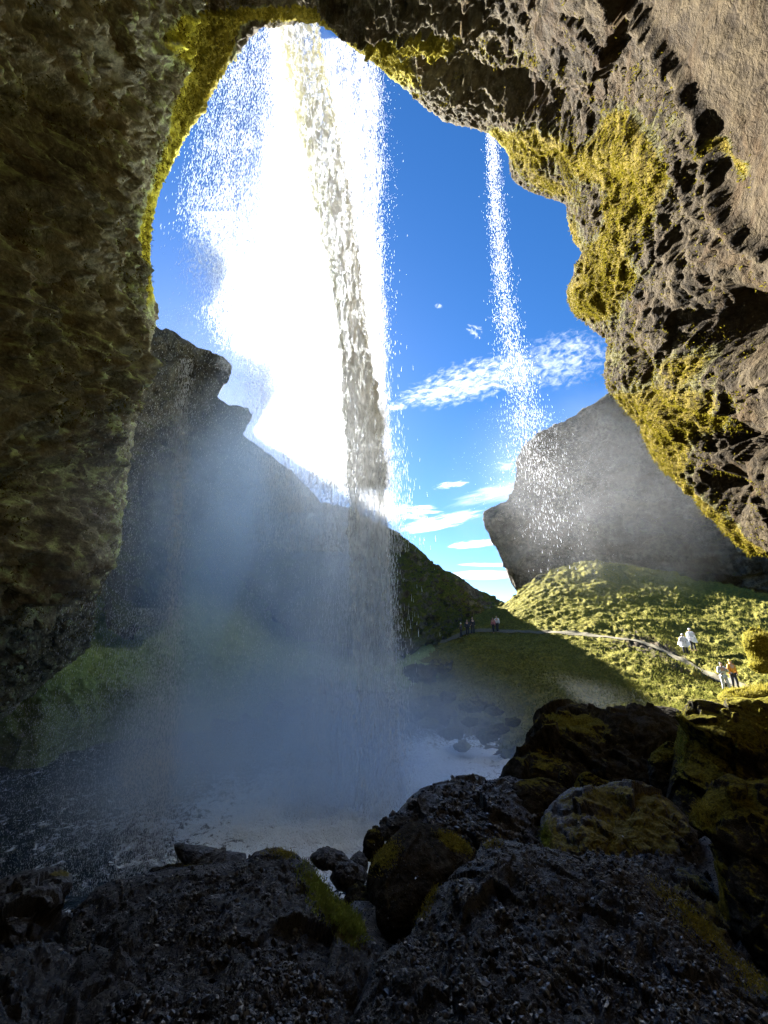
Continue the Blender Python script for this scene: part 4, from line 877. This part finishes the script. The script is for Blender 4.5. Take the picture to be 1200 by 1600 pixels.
# scattered shore rocks along the water
R0_ = np.random.default_rng(77)
shore = [(668, 1130, 20, 17), (690, 1118, 22, 24), (706, 1146, 18, 22), (650, 1106, 24, 30), (735, 1128, 18, 15), (760, 1150, 17, 20), (722, 1165, 17, 14), (780, 1140, 17, 16), (672, 1098, 25, 20), (745, 1100, 22, 26), (700, 1090, 25, 16), (772, 1112, 21, 14), (640, 1138, 21, 16), (800, 1128, 18, 13),
         (655, 1052, 33, 28), (690, 1040, 34, 20), (380, 1128, 24, 18), (352, 1140, 22, 26), (420, 1108, 27, 22), (328, 1150, 21, 12)]
words_ = ['round', 'angular', 'squat', 'flat', 'mossy', 'dark', 'split', 'low', 'blocky', 'grey-brown', 'wet', 'smooth', 'rough', 'tilted', 'hunched', 'broad', 'sharp', 'brown', 'blunt', 'wedge-shaped']
for k, (x, y, Y, rpx) in enumerate(shore):
    nn = 10; t = np.linspace(0, 2 * np.pi, nn, endpoint=False); rr_ = rpx * R0_.uniform(.7, 1.15, nn)
    boulder('shore_rock', np.stack([x + rr_ * np.cos(t), y - rr_ * .62 * np.sin(t)], -1), Y, Y - .6, rpx * Y / 900., M['mossy'], words_[k] + ' rock on the ' + ('far left' if x < 500 else 'right') + ' shore, ' + ('at the water line' if y > 1130 else 'a little above the water' if y > 1075 else 'high on the grass') + (' near the falls' if abs(x - 620) < 60 else ''), 100 + k, .8, mossb=.05 + .2 * (k % 3 == 0), n=90, rings=30, group='rocks along the shore', cat='rock')

# moss hanging in tufts on the cave rim and wall, grass tufts on the hillside
def scatter_on(ob_grid, weight, cnt, R, jit):
    w = weight.ravel().clip(0); idx = R.choice(w.size, cnt, p=w / w.sum())
    return ob_grid.reshape(-1, 3)[idx] + R.normal(size=(cnt, 3)) * jit, idx
Rm = np.random.default_rng(9)
inw = np.sign(-(grid_normals(G2) * cen).sum(-1))[..., None] * grid_normals(G2)
cellA = np.linalg.norm(np.gradient(G2, axis=0), axis=-1) * np.linalg.norm(np.gradient(G2, axis=1), axis=-1)
wgt = (smooth(.45, 1.15, moss + 1.5 * fbm(G2 * 1.3, 4, 88)) + .16 * smooth(.1, .5, moss + .9 * fbm(G2 * 2.1, 3, 89)) * right) * vis * cellA.clip(0, .01) * (px > -20) * (px < 1220) * (py > -20) * (py < 1000)
c_, ix = scatter_on(G2, wgt, 100000, Rm, .015)
tag(blades('hanging_moss', c_, inw.reshape(-1, 3)[ix] * 1.6 + np.array([0, 0, -1.5]), .05, M['cave_moss'], tagged, Rm, .22), kind='stuff')
hn = grid_normals(hg); hn *= np.sign(hn[..., 2:3]); hx_, hy_ = project(hg)
wgt = np.linalg.norm(np.gradient(hg, axis=0), axis=-1) * np.linalg.norm(np.gradient(hg, axis=1), axis=-1) / (hg[..., 1].clip(8) ** 1.6) * (hx_ > 600) * (hx_ < 1230) * smooth(-.35, .25, fbm(hg * .6, 3, 99)) * smooth(1165, 1110, hy_ - .15 * (hx_ - 640))
wgt[:4] = 0; wgt[147:162] = 0
c_, ix = scatter_on(hg, wgt, 60000, Rm, .05)
tag(blades('grass', c_, hn.reshape(-1, 3)[ix],   .20, M['hill_grass'], hs, Rm, .10), kind='stuff')
# ---------------------------------------------------------------- people
def skin_mesh(name, joints, bones, mat, parent=None, sub=1):
    me = bpy.data.meshes.new(name)
    names = list(joints); idx = {k: i for i, k in enumerate(names)}
    me.from_pydata([joints[k][:3] for k in names], [(idx[a], idx[b]) for a, b in bones], [])
    o = bpy.data.objects.new(name, me); C.objects.link(o)
    sk = o.modifiers.new('skin', 'SKIN'); 
    if not me.skin_vertices: bpy.context.view_layer.update()
    if not me.skin_vertices:
        bpy.context.view_layer.objects.active = o; bpy.ops.mesh.customdata_skin_add()
    for i, k in enumerate(names):
        r = joints[k][3]; me.skin_vertices[0].data[i].radius = (r, r if len(joints[k]) < 5 else joints[k][4])
    me.skin_vertices[0].data[0].use_root = True
    sk.use_smooth_shade = True
    if sub: s = o.modifiers.new('sub', 'SUBSURF'); s.levels = s.render_levels = sub
    dg = bpy.context.evaluated_depsgraph_get(); dg.update()
    m2 = bpy.data.meshes.new_from_object(o.evaluated_get(dg)); m2.name = name
    bpy.data.objects.remove(o)
    for p_ in m2.polygons: p_.use_smooth = True
    m2.materials.clear(); m2.materials.append(mat)
    o = bpy.data.objects.new(name, m2); C.objects.link(o)
    if parent: o.parent = parent
    return o
SK = plain('skin_tone', (.45, .28, .2), .6)
def person(loc, rz, label, jacket, trousers, h=1.75, group='walkers', cape=None, hat=None, arm='side', stride=.1, lean=0.0):
    root = empty('person', loc); root.rotation_euler = (0, 0, rz); root.scale = (h / 1.75,) * 3
    tag(root, label, 'person', group)
    a = {'side': ((-.25, .02, 1.16), (-.27, .06, .90), (-.26, .10, .84)), 'up': ((-.26, .10, 1.18), (-.14, .26, 1.36), (-.10, .27, 1.44)), 'fold': ((-.26, .05, 1.16), (-.12, .22, 1.10), (-.05, .24, 1.12))}
    L, R_ = a[arm], a['side' if arm == 'side' else 'fold']
    J = {'pelvis': (0, 0, .95, .13, .11), 'waist': (0, .01, 1.10, .13, .10), 'chest': (0, .02 + lean, 1.32, .16, .115), 'neck': (0, .02 + lean, 1.50, .055), 'skull_base': (0, .03 + lean, 1.57, .075), 'head': (0, .045 + lean, 1.66, .085, .095), 'crown': (0, .04 + lean, 1.73, .05),
         'hip_l': (-.10, 0, .90, .095), 'knee_l': (-.11, .03 + stride, .50, .062), 'ankle_l': (-.11, stride, .10, .042), 'toe_l': (-.12, stride + .17, .04, .036),
         'hip_r': (.10, 0, .90, .095), 'knee_r': (.11, .04 - stride * .4, .50, .062), 'ankle_r': (.11, -stride, .10, .042), 'toe_r': (.12, .17 - stride, .04, .036),
         'sh_l': (-.19, .01 + lean, 1.42, .062), 'el_l': (*L[0], .045), 'wr_l': (*L[1], .032), 'ha_l': (*L[2], .036), 'sh_r': (.19, .01 + lean, 1.42, .062), 'el_r': (-R_[0][0], *R_[0][1:], .045), 'wr_r': (-R_[1][0], *R_[1][1:], .032), 'ha_r': (-R_[2][0], *R_[2][1:], .036)}
    B = [('pelvis', 'waist'), ('waist', 'chest'), ('chest', 'neck'), ('neck', 'skull_base'), ('skull_base', 'head'), ('head', 'crown'), ('pelvis', 'hip_l'), ('hip_l', 'knee_l'), ('knee_l', 'ankle_l'), ('ankle_l', 'toe_l'), ('pelvis', 'hip_r'), ('hip_r', 'knee_r'), ('knee_r', 'ankle_r'), ('ankle_r', 'toe_r'),
         ('chest', 'sh_l'), ('sh_l', 'el_l'), ('el_l', 'wr_l'), ('wr_l', 'ha_l'), ('chest', 'sh_r'), ('sh_r', 'el_r'), ('el_r', 'wr_r'), ('wr_r', 'ha_r')]
    skin_mesh('body', J, B, SK, root)
    def grow(k, d): j = J[k]; return (*j[:3], *(r + d for r in j[3:]))
    T = {k: grow(k, .018) for k in ('pelvis', 'hip_l', 'knee_l', 'ankle_l', 'hip_r', 'knee_r', 'ankle_r')}
    skin_mesh('trousers', T, [b for b in B if b[0] in T and b[1] in T], trousers, root)
    K = {k: grow(k, .028) for k in ('waist', 'pelvis', 'chest', 'sh_l', 'el_l', 'wr_l', 'sh_r', 'el_r', 'wr_r')}
    K['collar'] = (0, .02 + lean, 1.49, .07)
    skin_mesh('jacket', K, [('pelvis', 'waist'), ('waist', 'chest'), ('chest', 'collar')] + [b for b in B if b[0] in K and b[1] in K and 'pelvis' not in b and b[0] != 'waist'], jacket, root)
    hd = skin_mesh('hood' if hat is jacket or hat is cape and cape else 'hat', {'a': (0, .02 + lean, 1.60, .10), 'b': (0, .025 + lean, 1.69, .112, .118), 'c': (0, .02 + lean, 1.765, .06)}, [('a', 'b'), ('b', 'c')], hat or HAIR, root) if hat else \
         skin_mesh('hair', {'a': (0, -.02 + lean, 1.60, .085), 'b': (0, .005 + lean, 1.70, .10), 'c': (0, .01 + lean, 1.765, .05)}, [('a', 'b'), ('b', 'c')], HAIR, root)
    if cape:
        nu, nv = 48, 26; u = np.linspace(0, 2 * np.pi, nu, endpoint=False)[None]; v = np.linspace(0, 1, nv)[:, None]
        rx = .10 + .24 * v ** .45 + .07 * v + (.16 * np.exp(-((v - .35) / .25) ** 2) if arm == 'up' else 0) * np.abs(np.cos(u)) ** 4; ry = .09 + .15 * v ** .5 + .06 * v
        fold = 1 + .13 * v * np.sin(u * 6 + 2.5 * v) + .08 * v * np.sin(u * 11 - 2 * v)
        X_ = rx * fold * np.cos(u); Y_ = ry * fold * np.sin(u) + .02; Z_ = 1.52 - .88 * v ** 1.15 + .25 * v * np.abs(np.cos(u)) ** 3 + 0 * u
        mesh_from('poncho', np.stack([X_, Y_, Z_], -1).reshape(-1, 3), grid_faces(nv, nu, True), cape, root)
    return root
HAIR = plain('dark_hair', (.03, .022, .018), .6)
cW = plain('white_plastic_poncho', (.85, .84, .86), .35, .5, .35); cO = plain('orange_jacket', (.62, .26, .02), .6); cD = plain('dark_trousers', (.03, .03, .04), .8)
cG = plain('grey_white_jacket', (.55, .58, .60), .5); cN = plain('navy_jacket', (.03, .04, .07), .7); cPk = plain('faded_pink_jacket', (.45, .18, .2), .7); cWh = plain('white_cap', (.75, .75, .75), .7); cY = plain('yellow_hood', (.75, .5, .05), .6); cL = plain('pale_leggings', (.5, .52, .55), .6)
bpy.context.view_layer.update()
def on_hill(px, py, Y, dz=0.0):
    q = P(px, py, Y); z = drop(q[0], q[1]); return (float(q[0]), float(q[1]), float(z if z is not None else q[2]) - .03)
folk = [((1134, 1072, 26.0), 2.9, 'person in grey-white jacket and pale leggings, left one by the yellow rock', cG, cL, 1.72, None, None, 'up', .10),
        ((1149, 1072, 26.4), 3.3, 'person in an orange jacket with yellow hood, right of the couple by the yellow rock', cO, cD, 1.75, None, cY, 'side', .06),
        ((1073, 1026, 34.0), 2.8, 'shorter person in billowing white poncho, left of the pair', cD, cD, 1.66, cW, cW, 'fold', .06),
        ((1086, 1026, 34.3), 3.4, 'taller person in white poncho with arms raised, right of the pair', cG, cD, 1.80, cW, cW, 'up', .06),
        ((721, 992, 45.6), 1.5, 'dark figure with a white cap at the left end of the path', cN, cD, 1.62, None, cWh, 'fold', .12),
        ((731, 992, 45.6), 2.6, 'slim dark figure in the middle of the three walkers on the path', cN, cD, 1.75, None, None, 'side', .03),
        ((739, 992, 45.6), 3.5, 'tall broad dark figure, rightmost of the three walkers on the path', cD, cD, 1.88, None, None, 'side', .05),
        ((772, 990, 45.0), 2.2, 'person in a faded pink jacket walking on the path below the grassy hump', cPk, cD, 1.68, None, None, 'side', .12),
        ((778, 990, 44.8), 2.4, 'person in pale grey walking beside the one in the pink jacket', cG, cD, 1.75, None, None, 'side', .12)]
for (q, rz, lab, jk, tr, h, cp, ht, arm, st) in folk:
    person(on_hill(*q), rz, lab, jk, tr, h, 'visitors on the hillside path', cp, ht, arm, st)
